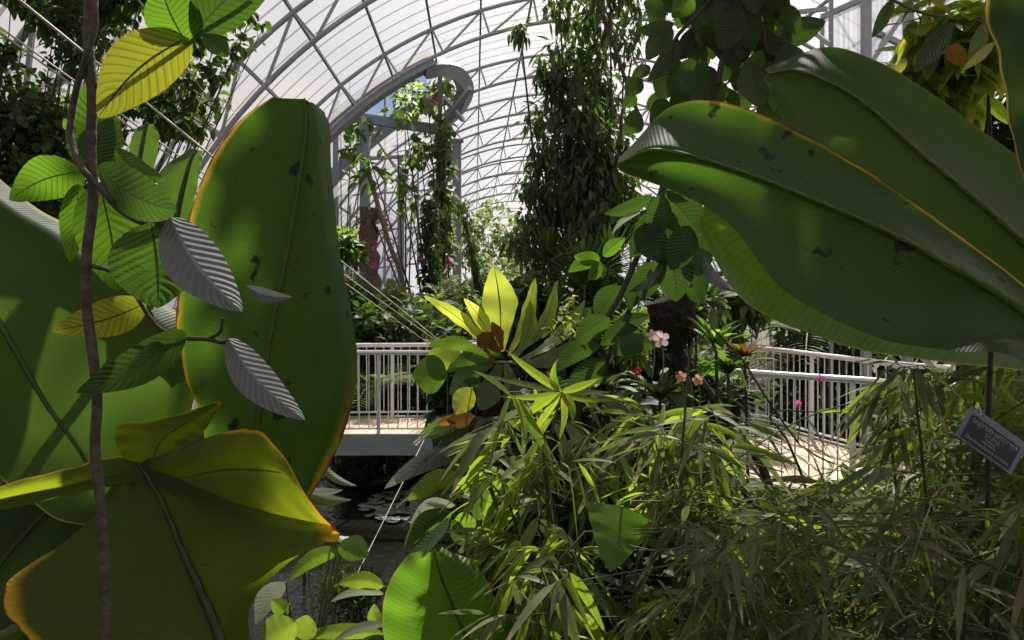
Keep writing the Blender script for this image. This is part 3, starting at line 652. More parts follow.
# ------------------------------------------------------------------ dark creeper canopy at the upper corner
cl = []
for i in range(64):
    px, py = rng.uniform(-70, 185), rng.uniform(-60, 235)
    if px > 130 and py > 120: continue
    if px + py * .5 > 255: continue
    a_, b_ = (px - 475) / 760, (285 - py) / 760; qa, qb = a_ * a_ + b_ * b_, 2 * (2.19 * b_ - 2.44 * a_)
    dm = (-qb + math.sqrt(qb * qb + 4 * qa * 41.)) / (2 * qa)          # stay inside the roof
    cl.append((px, py, min(rng.uniform(4.6, 6.2), dm), rng.uniform(22, 38), 210))
for px, py, n in ((200, 10, 90), (190, 40, 90), (212, 30, 50), (228, 15, 40), (240, 45, 26), (226, 60, 30), (210, 75, 40), (218, 100, 26), (196, 100, 45), (200, 125, 26), (252, 15, 14), (258, 38, 10), (185, 85, 60), (178, 120, 40)):
    cl.append((px, py, rng.uniform(4.8, 5.6), 13, n))
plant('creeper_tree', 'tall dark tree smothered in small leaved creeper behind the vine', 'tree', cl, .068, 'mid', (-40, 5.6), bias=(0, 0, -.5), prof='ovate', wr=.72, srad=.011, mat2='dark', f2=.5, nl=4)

t = thing('added_shade_tree', (-4.2, 4.6, float(gz(-4.2, 4.6))), 'added unseen tree shading the tall banana leaf from overhead', 'tree')  # unseen tree, added to keep sun off part of the tall leaf
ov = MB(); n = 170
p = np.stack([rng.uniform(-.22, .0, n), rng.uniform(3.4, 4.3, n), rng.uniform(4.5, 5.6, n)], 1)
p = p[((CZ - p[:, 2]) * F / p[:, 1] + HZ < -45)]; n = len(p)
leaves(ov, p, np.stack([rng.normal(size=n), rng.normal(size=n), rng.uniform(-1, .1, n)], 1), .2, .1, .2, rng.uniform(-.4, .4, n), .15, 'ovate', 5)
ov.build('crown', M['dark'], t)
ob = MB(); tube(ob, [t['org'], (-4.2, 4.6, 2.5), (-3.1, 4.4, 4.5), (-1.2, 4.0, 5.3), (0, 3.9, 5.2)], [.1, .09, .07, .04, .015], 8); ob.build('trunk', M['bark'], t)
# ------------------------------------------------------------------ climber with yellow-green leaves at the upper corner over the dark leaf
cl = [(920, 18, 3.6, 22, 26), (950, 30, 3.6, 30, 60), (930, 60, 3.7, 26, 50), (965, 75, 3.7, 30, 60), (900, 75, 3.7, 14, 16), (985, 40, 3.6, 34, 60), (935, 95, 3.8, 18, 30), (955, 110, 3.9, 20, 30), (990, 10, 3.6, 26, 40)]
plant('climber', 'yellow green leafy climber under the roof beside the steel posts', 'climber', cl, .15, 'bright', (1010, 4.1), bias=(-.2, 0, -.6), prof='ovate', wr=.6, srad=.015, mat2='lime', f2=.55, nl=6)
cl = [(980, 150, 4.3, 45, 200), (1010, 110, 4.3, 40, 160), (1020, 190, 4.4, 50, 160), (960, 105, 4.4, 22, 80)]
plant('shrub', 'dark shaded shrub under the yellow green climber', 'shrub', cl, .14, 'dark', (1060, 4.5), bias=(0, 0, -.4), prof='ovate', wr=.5, srad=.02)
t = thing('arrow_leaf_plant', ground_at(1000, 3.4), 'plant with long hanging pointed leaves up beside the yellow green climber', 'plant')
for m, a, b_, w_ in (('mid', (892, 0, 3.4), (872, 38, 3.4), 13), ('bright', (893, 2, 3.4), (884, 22, 3.4), 9), ('dark', (952, 22, 3.3), (914, 72, 3.3), 22), ('pale', (986, 22, 3.3), (968, 68, 3.3), 15), ('lime', (995, 42, 3.3), (962, 70, 3.2), 10), ('orange', (948, 46, 3.4), (966, 66, 3.4), 18), ('lime', (906, 58, 3.4), (893, 76, 3.4), 9)):
    pick(t, 'leaf', blade(a, b_, w_, 1, .2, 'ovate', .15), m)
px_tube([(1020, 100, 3.5), (995, 30, 3.4), (952, 18, 3.4), (920, 12, 3.4), (888, -2, 3.4)], 1.6, 3.4).build('stem', M['stem_green'], t)
mb = MB(); tube(mb, [P(1020, 100, 3.5), ground_at(1000, 3.4) + UP * 1.2, ground_at(1000, 3.4)], .012, 6); mb.build('stem', M['stem_green'], t)

# ------------------------------------------------------------------ hanging oval leaves at top centre
t = thing('rubber_tree_branch', P(735, -60, 3.6), 'overhead branch with large dark oval leaves hanging above the rimmed banana leaf', 'branch')
px_tube([(735, -60, 3.6), (740, -10, 3.6), (733, 35, 3.6), (722, 62, 3.6), (718, 85, 3.6)], 3, 3.6).build('bough', M['stem_dark'], t)
px_tube([(735, -20, 3.7), (760, 20, 3.6), (768, 53, 3.6), (786, 51, 3.6), (804, 58, 3.6)], 2.2, 3.6).build('twig', M['stem_dark'], t)
px_tube([(725, -20, 3.7), (700, 12, 3.6), (676, 38, 3.6), (672, 60, 3.6)], 2, 3.6).build('twig', M['stem_dark'], t)
px_tube([(590, -15, 4.0), (606, 24, 3.95), (622, 70, 3.9), (641, 122, 3.8)], 2, 3.9).build('twig', M['stem_dark'], t)
mb_ = {m: MB() for m in ('dark', 'mid')}
for m, n, bx in (('dark', 46, (690, 785, -40, 70)), ('mid', 14, (690, 790, -20, 100)), ('dark', 30, (655, 790, -90, -10))):
    for k in range(n):
        x, y = rng.uniform(bx[0], bx[1]), rng.uniform(bx[2], bx[3]); d0 = rng.uniform(3.5, 4.2)
        pick(t, 'leaf', blade((x, y, d0), (x + rng.uniform(-22, 22), y + rng.uniform(28, 44), d0 + rng.uniform(-.1, .1)), rng.uniform(20, 30), rng.uniform(-3, 3), rng.uniform(-.6, .6), 'ovate', .2, .006, 0, 14, 3, rng.random()), m)
ov = MB(); n = 400  # unseen leaves above the frame, added to shade the banana leaves
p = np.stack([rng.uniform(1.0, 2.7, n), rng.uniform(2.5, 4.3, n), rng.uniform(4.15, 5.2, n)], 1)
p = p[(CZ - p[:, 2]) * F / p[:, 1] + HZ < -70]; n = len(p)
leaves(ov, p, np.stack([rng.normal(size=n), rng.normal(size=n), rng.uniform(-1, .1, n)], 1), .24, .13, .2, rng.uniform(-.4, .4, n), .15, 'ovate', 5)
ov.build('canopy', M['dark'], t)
ob = MB(); tube(ob, [P(735, -60, 3.6), (1.3, 3.4, 4.9), (2.2, 3.6, 5.2), (4, 4, 5.0)], [.02, .04, .05, .06], 7); ob.build('bough', M['stem_dark'], t)
HL = [('dark', (674, 24), (636, 30), 15), ('mid', (672, 27), (647, 60), 21), ('dark', (678, 38), (647, 82), 20), ('mid', (676, 56), (660, 101), 30), ('vine_sheen', (700, 30), (677, 60), 24), ('dark', (692, 58), (682, 93), 22),
      ('mid', (706, 62), (694, 104), 25), ('dark', (710, 66), (713, 104), 24), ('bright', (718, 82), (722, 104), 18), ('dark', (742, 62), (736, 92), 18), ('dark', (750, 62), (760, 108), 28), ('mid', (756, 66), (728, 82), 14), ('dark', (758, 8), (768, 44), 26),
      ('mid', (782, 42), (826, 21), 25), ('mid', (770, 54), (768, 84), 22), ('bright', (764, 52), (742, 70), 16), ('mid', (784, 52), (800, 56), 12), ('vine_sheen', (722, 62), (748, 52), 12), ('mid', (695, 92), (668, 112), 22), ('bright', (712, 96), (690, 116), 18),
      ('dark', (735, 10), (720, 50), 30), ('dark', (740, 5), (752, 52), 28), ('dark', (715, 5), (700, 48), 28), ('dark', (728, 40), (738, 70), 22), ('dark', (700, -10), (682, 25), 26), ('bright', (690, -8), (672, 18), 22), ('mid', (780, -12), (766, 14), 18), ('dark', (776, -8), (790, 10), 12),
      ('dark', (762, 98), (790, 128), 30), ('mid', (712, 90), (735, 124), 30), ('dark', (680, 100), (700, 124), 24), ('mid', (650, 66), (632, 76), 14), ('mid', (640, 76), (626, 96), 18), ('bright', (634, 92), (622, 108), 13), ('mid', (655, 92), (662, 118), 18), ('dark', (640, 112), (622, 132), 22), ('dark', (668, 100), (650, 124), 20)]
for i, (m, a, b_, w_) in enumerate(HL):
    d0 = 3.45 + .1 * (i % 5)
    pick(t, 'leaf', blade((a[0], a[1], d0), (b_[0], b_[1], d0 + rng.uniform(-.08, .08)), w_ * 1.08, rng.uniform(-3, 3), rng.uniform(-.5, .5), 'ovate', .18, .006, 0, 18, 4, rng.random(), rng.uniform(-.05, .05)), {'mid': 'vine_dark', 'dark': 'vine_dark', 'bright': 'vine_green'}.get(m, m))

# ------------------------------------------------------------------ weeping tree in the middle distance
cl = []
for px, py, r, n in ((598, 20, 26, 160), (560, 5, 22, 80), (582, 50, 28, 150), (560, 62, 26, 110), (592, 85, 30, 260), (570, 100, 28, 200), (548, 78, 16, 60), (540, 118, 20, 90), (600, 115, 30, 280), (575, 135, 34, 330), (604, 150, 32, 330), (560, 160, 26, 200), (540, 155, 16, 70), (590, 180, 36, 380),
                     (555, 195, 28, 220), (530, 185, 14, 50), (612, 190, 28, 240), (570, 215, 36, 360), (535, 220, 22, 130), (600, 225, 34, 330), (545, 245, 28, 200), (520, 240, 16, 60), (580, 255, 34, 280), (625, 40, 20, 50), (640, 10, 26, 60), (610, -10, 30, 120), (520, 30, 12, 30), (627, 160, 20, 90), (635, 215, 28, 160)):
    cl.append((px, py, rng.uniform(8.6, 10.2), r, n))
plant('weeping_fig', 'tall weeping tree with dense drooping dark foliage against the white roof', 'tree', [(a, b, c, d, int(e * 1.35)) for a, b, c, d, e in cl], .16, 'dark', (588, 9.6), bias=(0, 0, -1.1), wr=.36, srad=.03, droop=.2, mat2='mid', f2=.14, out=.5, nl=4)

# ------------------------------------------------------------------ vines, palm trunk and shrubs about the posts
def quick(name, label, cat, base, cl, leaf, mat, **k): return plant(name, label, cat, cl, leaf, mat, base, **k)
cl = [(444, 130 + 14 * i, 16.4 + .2 * (i % 2), 12, 42) for i in range(14)] + [(428, 100, 16.4, 16, 70), (405, 110, 16.6, 16, 60), (442, 88, 16.4, 12, 50), (420, 150, 16.6, 18, 60), (400, 180, 16.6, 16, 40), (410, 205, 16.6, 14, 30), (360, 125, 16.8, 12, 40), (350, 150, 16.8, 10, 30)]
vt = quick('trailing_vine', 'trailing vine smothering the steel post at the end of the cross beam', 'vine', (440, 16.5), cl, .2, 'pale', wr=.7, prof='ovate', bias=(0, 0, -.6), mat2='mid', f2=.5, srad=.03, nl=4)
fb = MB()
for px, py in ((386, 222), (389, 259), (446, 285), (444, 300), (438, 296), (452, 262), (432, 98), (376, 245), (374, 262), (383, 293), (421, 258), (455, 305), (428, 208), (405, 330), (460, 330)):
    p = P(px, py, 15.6); nn_ = 7
    leaves(fb, p + rng.normal(size=(nn_, 3)) * .03, rng.normal(size=(nn_, 3)), .12, .09, .1, 0, .2, 'round', 4)
fb.build('blossom', M['petal_magenta'], vt)
cl = [(430, 205 + 14 * i, 14.6, 10 + i * .5, 120) for i in range(8)]
quick('creeper_column', 'dark column of fine creeper hanging beside the wrapped post', 'creeper', (430, 14.6), cl, .11, 'dark', wr=.6, bias=(0, 0, -.8), srad=.05, prof='ovate', nl=4)
cl = [(462 + i * 3.4, 205 + 13 * i, 14.2, 8, 70) for i in range(9)]
quick('hanging_vine', 'light green ropelike vine slanting down past the bare steel post', 'vine', (490, 14.2), cl, .12, 'mid', wr=.4, bias=(0, 0, -.8), srad=.03, nl=4)
# fibrous palm trunk at the first post
t = thing('palm', ground_at(370, 15.9), 'palm with shaggy brown trunk rising at the steel post', 'palm'); b = np.array(t['org'])
mb = MB(); z = np.linspace(b[2] - .1, P(0, 208, 15.9)[2], 26); pt = np.stack([np.full(26, b[0]) + .03 * np.sin(z * 3), np.full(26, b[1]), z], 1)
tube(mb, pt, .19 + .05 * np.sin(np.arange(26) * 2.1), 12, 1); mb.build('trunk', M['bark'], t)
mb = MB(); tp = pt[-1]
for k in range(70): leaves(mb, tp - UP * rng.uniform(0, .5), [rng.normal(), rng.normal(), .3], rng.uniform(.4, .9), .05, .5, 0, .1, 'lance', 5)
mb.build('frond', M['brownleaf'], t)
t = thing('leaning_cane', ground_at(405, 15.2), 'bare brown cane leaning behind the shaggy palm trunk', 'cane')
mb = MB(); tube(mb, [t['org'], P(404, 292, 15.2), P(388, 240, 15.4), P(368, 170, 15.7)], .05, 7, 4); mb.build('shaft', M['bark'], t)
mb = MB(); leaves(mb, P(368, 172, 15.7) + rng.normal(size=(30, 3)) * .2, rng.normal(size=(30, 3)), .3, .16, .2, 0, .2, 'ovate', 4); mb  .build('foliage', M['mid'], t)
for px, py, d, r, n, mt, nm, lab, cat in (
    (342, 245, 13.5, 16, 200, 'mid', 'shrub', 'ragged shrub between the tall banana leaf and the shaggy palm trunk', 'shrub'),
    (350, 300, 12.6, 22, 260, 'dark', 'shrub', 'dark shrub low down at the edge of the tall banana leaf', 'shrub'),
    (392, 300, 13.4, 18, 200, 'pale', 'shrub', 'green shrub at the foot of the leaning cane', 'shrub'),
    (420, 322, 13.0, 22, 300, 'pale', 'shrub', 'leafy shrub above the middle of the straight railing', 'shrub'),
    (375, 330, 12.2, 20, 300, 'mid', 'shrub', 'dark shrub just above the railing near the banana leaf', 'shrub'),
    (450, 300, 13.8, 22, 240, 'pale', 'shrub', 'pale flowering shrub at the foot of the bare steel post', 'shrub'),
    (488, 235, 20, 34, 420, 'pale', 'slender_tree', 'slender pale leaved tree against the white end of the roof', 'tree'),
    (500, 285, 15, 28, 240, 'pale', 'shrub', 'pale green shrub behind the yellow fern', 'shrub'),
    (540, 290, 12, 30, 300, 'mid', 'shrub', 'green shrub below the weeping tree', 'shrub'),
    (352, 120, 17.2, 16, 70, 'mid', 'wall_climber', 'leafy climber hanging under the curved beam by the banana leaf tip', 'climber'),
    (405, 85, 17.4, 14, 60, 'pale', 'wall_climber', 'light green climber hanging at the crown of the curved beam', 'climber')):
    quick(nm, lab, cat, (px, d), [(px, py, d, r, n), (px + r * .7, py + r * .5, d + .3, r * .7, n // 2), (px - r * .7, py + r * .4, d + .3, r * .7, n // 2)], .017 * d * (.7 if d > 16 else 1), mt, wr=.45, prof='ovate', srad=.025, nl=4, bias=(0, 0, .1))
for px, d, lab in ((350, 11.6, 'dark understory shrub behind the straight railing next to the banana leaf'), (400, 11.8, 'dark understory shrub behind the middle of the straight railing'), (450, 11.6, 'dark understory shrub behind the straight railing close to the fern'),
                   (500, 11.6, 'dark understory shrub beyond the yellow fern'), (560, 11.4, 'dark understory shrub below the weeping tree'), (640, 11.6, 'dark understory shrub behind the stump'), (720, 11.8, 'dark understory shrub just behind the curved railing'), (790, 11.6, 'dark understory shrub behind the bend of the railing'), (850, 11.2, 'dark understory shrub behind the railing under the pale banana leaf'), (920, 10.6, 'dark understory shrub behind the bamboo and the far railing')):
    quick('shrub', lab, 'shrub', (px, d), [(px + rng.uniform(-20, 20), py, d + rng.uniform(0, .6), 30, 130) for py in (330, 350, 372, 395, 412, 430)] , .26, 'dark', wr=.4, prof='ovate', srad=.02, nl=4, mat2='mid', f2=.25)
# feather palms behind the rail
def fan_dirs(n, el0=.2, el1=1.2, L=1.2): return [((math.cos(a), math.sin(a), rng.uniform(el0, el1)), L * rng.uniform(.8, 1.1)) for a in np.linspace(0, 6.28, n, endpoint=False) + rng.uniform(0, 1)]
frond_plant('feather_palm', 'small palm with pale feathery fronds behind the straight railing', 'palm', P(375, 388, 11.0), fan_dirs(10), 'pale', .42, .03)
frond_plant('feather_palm', 'feathery palm arching over the bend of the curved railing', 'palm', P(735, 350, 10.9), fan_dirs(11, .3, 1.2, 1.5), 'pale', .5, .035)
frond_plant('feather_palm', 'dark feathery palm between the curved railing and the banana leaves', 'palm', P(810, 330, 11.6), fan_dirs(11, .3, 1.2, 1.6), 'mid', .5, .035)
frond_plant('feather_palm', 'grey green feathery palm spreading in front of the curved railing', 'palm', P(700, 430, 6.4), [((1, -.2, .35), 1.1), ((.9, .3, .5), 1.0), ((.8, -.5, .25), 1.0), ((-.6, .3, .6), .9), ((.2, -.7, .5), .9), ((1, 0, .05), .9)], 'cycad', .26, .014, 34)

# fan palm behind the fern: pleated fans of fine blades
t = thing('fan_palm', ground_at(575, 7.6), 'dark fan palm with fine pleated fans behind the yellow fern', 'palm'); b = np.array(t['org'])
for a_, sz in (((585, 285, 7.4), 62), ((548, 262, 7.7), 46), ((610, 265, 7.6), 50), ((640, 300, 7.7), 46)):
    c = P(*a_); n = 34; an = np.linspace(-2.2, 2.2, n) + rng.uniform(-.3, .3)
    mb = MB(); leaves(mb, np.repeat(c[None], n, 0), np.stack([np.sin(an), rng.uniform(-.25, .05, n), np.cos(an)], 1), sz / F * a_[2] * rng.uniform(.9, 1.05, n), .05, .15, rng.uniform(-.3, .3, n), .3, 'strap', 5)
    mb.build('fan', M['dark'], t); mb = MB(); tube(mb, [b, b * .4 + c * .6 + [0, .2, 0], c], [.02, .012, .008], 5); mb.build('stalk', M['stem_green'], t)

# ------------------------------------------------------------------ bird's nest fern
FD = 6.0
b = P(500, 362, FD)
t = thing('birds_nest_fern', (b[0], b[1], b[2] - .05), 'bright yellow green nest fern with one broad upright frond', 'fern')
for m, a, b_, w_, be, ro, sg, lab in (
    ('birdnest', (500, 352, 6.0), (494, 267, 5.9), 33, -3, .1, .03, 'broad upright yellow frond'), ('birdnest', (508, 356, 6.1), (535, 277, 6.2), 15, -2, .6, .05, None), ('birdnest_green', (512, 356, 6.1), (556, 281, 6.2), 18, -5, .8, .1, None), ('birdnest_green', (515, 358, 6.0), (530, 300, 6.1), 16, -3, .5, .1, None),
    ('birdnest', (496, 352, 5.9), (464, 298, 5.8), 15, -2, .5, .05, None), ('birdnest', (494, 354, 5.9), (424, 296, 5.7), 16, -8, .7, -.05, None), ('birdnest_green', (498, 356, 6.3), (478, 305, 6.5), 18, 0, .3, 0, None), ('mid', (490, 358, 5.9), (428, 345, 5.7), 15, -6, .4, .05, None), ('mid', (494, 362, 5.8), (446, 372, 5.6), 15, -6, .2, .05, None),
    ('mid', (510, 362, 5.9), (575, 340, 6.0), 16, -8, .5, .05, None), ('mid', (500, 364, 5.8), (480, 410, 5.5), 24, 2, .2, .05, None), ('mid', (506, 364, 5.8), (520, 420, 5.5), 22, 2, .2, .05, None), ('brownleaf', (500, 352, 5.8), (478, 335, 5.6), 18, 0, .2, .1, 'withered brown frond'), ('brownleaf', (502, 350, 5.8), (492, 322, 5.7), 12, 0, .5, .1, 'withered brown frond'),
    ('mid', (492, 364, 5.8), (450, 395, 5.5), 20, -4, .2, .05, None), ('birdnest_green', (520, 360, 6.2), (585, 300, 6.5), 16, -6, .6, .05, None)):
    pick(t, 'frond', blade(a, b_, w_ * 1.1, be, ro, 'frond', .15, 0, .03, 36, 5, None, sg), m, lab)
mb = MB(); b = np.array(t['org']); tube(mb, [ground_at(500, FD) - UP * .1, b * .5 + ground_at(500, FD) * .5, b + UP * .05], [.22, .17, .12], 10); mb.build('root_mass', M['fibre'], t)

# broad-leaved plants round the fern and pond
def blades(name, label, cat, base, lst, group=None, prof='ovate', stem='stem_green', fold=.2, srad=.009):
    t = thing(name, ground_at(*base), label, cat, group); b = np.array(t['org'])
    for x in lst:
        m, a, b_, w_ = x[:4]; be, ro = (x[4], x[5]) if len(x) > 5 else (rng.uniform(-3, 3), rng.uniform(-.4, .4))
        lf = pick(t, 'leaf', blade(a, b_, w_, be, ro, prof, fold, .006, .01, 22, 5, None, .03), m)
        p = P(*a); mb = MB(); tube(mb, [b, b * .4 + p * .6 + UP * .05, p], [srad, srad * .8, srad * .5], 5); mb.build('petiole', M[stem], lf)
    return t
blades('philodendron', 'philodendron with large round green leaves at the end of the straight railing', 'plant', (450, 6.1),
       [('mid', (447, 372, 6.0), (412, 375, 5.9), 40, 2, .2), ('bright', (462, 362, 6.0), (428, 352, 6.0), 30, 2, .3), ('lime', (472, 388, 5.1), (455, 414, 5.0), 24, 0, .1), ('brownleaf', (474, 416, 5.1), (446, 420, 5.0), 16, 3, .2), ('orange', (456, 418, 5.05), (438, 424, 4.95), 10, 0, .2),
        ('bright', (470, 436, 5.6), (420, 434, 5.5), 26, -5, .3), ('mid', (480, 380, 5.7), (450, 395, 5.6), 18), ('pale', (480, 420, 5.5), (476, 462, 5.3), 14)])
frond_plant('cycad', 'grey green cycad with fine combed fronds below the fern', 'cycad', P(482, 420, 5.7), [((-1, -.3, .25), .55), ((-1, -.6, -.1), .55), ((-.8, -.8, .5), .5), ((-.9, .2, .1), .5), ((-.7, -1, -.3), .6), ((.5, -1, .4), .5)], 'cycad', .2, .011, 34)
frond_plant('cycad', 'cycad with pale drooping fronds over the lily pads', 'cycad', P(490, 470, 5.2), [((-1, -.1, .15), .62), ((-1, -.4, .0), .6), ((-1, .3, .2), .6), ((-.5, -.9, -.1), .5), ((-1, -.8, .1), .5)], 'cycad', .17, .012, 34)
blades('sheen_leaf_plant', 'plant with long glossy leaves, pale sheen in their colour, leaning over the lily pads', 'plant', (500, 5.4), [('sheen', (470, 452, 5.4), (384, 489, 5.5), 22, -6, .5), ('sheen', (465, 455, 5.3), (412, 462, 5.5), 9, -3, .6), ('bright', (466, 480, 5.0), (407, 500, 5.0), 26, -6, .2), ('sheen', (455, 505, 4.6), (410, 525, 4.6), 16, -8, .5), ('mid', (452, 512, 4.6), (404, 548, 4.5), 24, -5, .3), ('cycad', (450, 520, 4.5), (400, 566, 4.3), 14, 3, .3)], srad=.008)
blades('shade_plant', 'plant with upright oval leaves by the low banana leaf', 'plant', (470, 4.0), [('bright', (466, 535, 4.0), (462, 512, 4.0), 24, 0, .1), ('dark', (470, 545, 4.0), (452, 520, 4.0), 20), ('mid', (480, 550, 4.0), (500, 520, 4.0), 18), ('birdnest_green', (492, 560, 4.0), (520, 545, 4.0), 16), ('mid', (475, 520, 4.2), (490, 490, 4.2), 18)])
blades('taro', 'taro with one broad heart shaped leaf marked by shadows amid the bamboo', 'plant', (625, 3.7), [('banana_young', (622, 506, 2.75), (610, 572, 2.62), 76, 0, .1)], prof='heart', fold=.05)
# waterside plant at the foot of the torn banana leaf
blades('waterside_plant', 'waterside plant with lobed and straplike bright leaves at the pond edge', 'plant', (300, 3.9), [
    ('bright', (338, 545, 3.9), (368, 556, 3.8), 26, 3, .1), ('sheen', (334, 537, 3.9), (363, 538, 4.0), 9, -2, .5), ('bright', (342, 550, 3.9), (288, 582, 3.7), 18, -6, .4), ('sheen', (286, 582, 3.7), (256, 625, 3.6), 26, -4, .6),
    ('bright', (262, 645, 3.5), (296, 622, 3.5), 40, 0, .1), ('bright', (300, 642, 3.6), (308, 615, 3.6), 26, 0, .1), ('bright', (285, 612, 3.6), (272, 600, 3.6), 16, 0, .1), ('mid', (290, 604, 3.7), (281, 616, 3.7), 12)])
blades('ribbed_leaf_plant', 'low plant with arched ribbed leaves beside the bright banana leaf', 'plant', (390, 3.9), [
    ('bright', (384, 586, 3.9), (338, 584, 3.8), 18, -4, .2), ('sheen', (384, 594, 3.9), (330, 602, 3.8), 11, -5, .6), ('bright', (380, 625, 3.9), (374, 604, 3.9), 14), ('bright', (384, 634, 3.7), (295, 638, 3.6), 16, -3, .3), ('sheen', (386, 624, 3.7), (332, 642, 3.5), 11, -3, .5), ('bright', (345, 640, 3.7), (330, 626, 3.7), 16), ('mid', (390, 640, 3.7), (350, 650, 3.6), 20)])
blades('strap_leaf_plant', 'plant with long grey green leaves at the water under the tall banana leaf', 'plant', (305, 6.6), [('pale', (305, 490, 6.6), (352, 500, 6.6), 11, -3, .5), ('pale', (305, 497, 6.6), (340, 503, 6.6), 9), ('sheen', (305, 490, 6.6), (343, 490, 6.6), 8), ('pale', (320, 462, 6.8), (357, 486, 6.8), 9, -4, .5), ('dark', (300, 500, 6.5), (335, 520, 6.4), 12), ('mid', (300, 480, 6.6), (330, 466, 6.8), 12)])

# lily pads, mossy clump, small plant label at the water
k = 0; spots = []
while len(spots) < 95:
    px, py = rng.uniform(362, 432), rng.uniform(493, 527)
    if (px - 398) ** 2 / 36 ** 2 + (py - 509) ** 2 / 16 ** 2 > 1: continue
    d = CZ * F / (py - HZ); spots.append(((px - 512) / F * d, d, rng.uniform(.045, .085)))
for i, (x, y, r) in enumerate(spots):
    mb = MB(); n = 20; a = np.linspace(.2, 6.08, n) + rng.uniform(0, 6); c = np.array([x, y, .015 + .0025 * (i % 9)])
    rim = c + np.stack([r * np.cos(a), r * np.sin(a), .012 * rng.random() + .004 * np.sin(a * 2)], 1)
    v = np.concatenate([[c], rim, rim - UP * .004]); qs = [[0, j, j + 1, j + 1] for j in range(1, n)] + [[j, j + n, j + n + 1, j + 1] for j in range(1, n)]
    mb.add(v, qs, np.stack([np.full(len(v), .2), np.linspace(0, 1, len(v))], 1), rng.random())
    setp(mb.build('lily_pad', M['pad'], None), 'pale round lily pad floating in the raft before the footbridge', 'lily pad', 'lily pads on the pond')
quick('pond_weed', 'mossy clump of pond weed rising from the water below the ribbed leaves', 'water plant', (345, 5.0), [(335, 590, 5.0, 24, 400), (365, 590, 5.0, 20, 300), (350, 605, 4.9, 26, 350)], .07, 'dark', wr=.25, srad=.004, mat2='mid', f2=.4, nl=3, bias=(0, 0, .6), depth=1)
for px, d, lab in ((330, 11.0, 'dark fern clump on the bank under the straight footbridge by the banana leaf'), (380, 11.2, 'dark fern clump on the bank under the middle of the footbridge'), (430, 11.0, 'dark fern clump on the bank under the footbridge near the small label')):
    quick('bank_fern', lab, 'fern', (px, d), [(px + q_, 470 + 9 * (q_ % 2), d, 20, 120) for q_ in (-18, 0, 17)], .3, 'dark', wr=.16, srad=.008, nl=4)
t = thing('plant_label', ground_at(403, 9.9), 'tiny dark plant label on a stake under the footbridge', 'label')
c = P(403, 467, 9.7); t.location = (c[0], c[1], float(gz(c[0], c[1]))); t['org'] = list(t.location)
mb = MB(); box(mb, c, (.12, .01, .085)); mb.build('plate', M['sign_metal'], t, False)
mb = MB(); box(mb, c - [0, .006, 0], (.1, .004, .065)); mb.build('face', M['sign_face'], t, False)
mb = MB(); bar(mb, c - UP * .04, (c[0], c[1] + .008, -.36), .012, .012); mb.build('stake', M['sign_metal'], t, False)

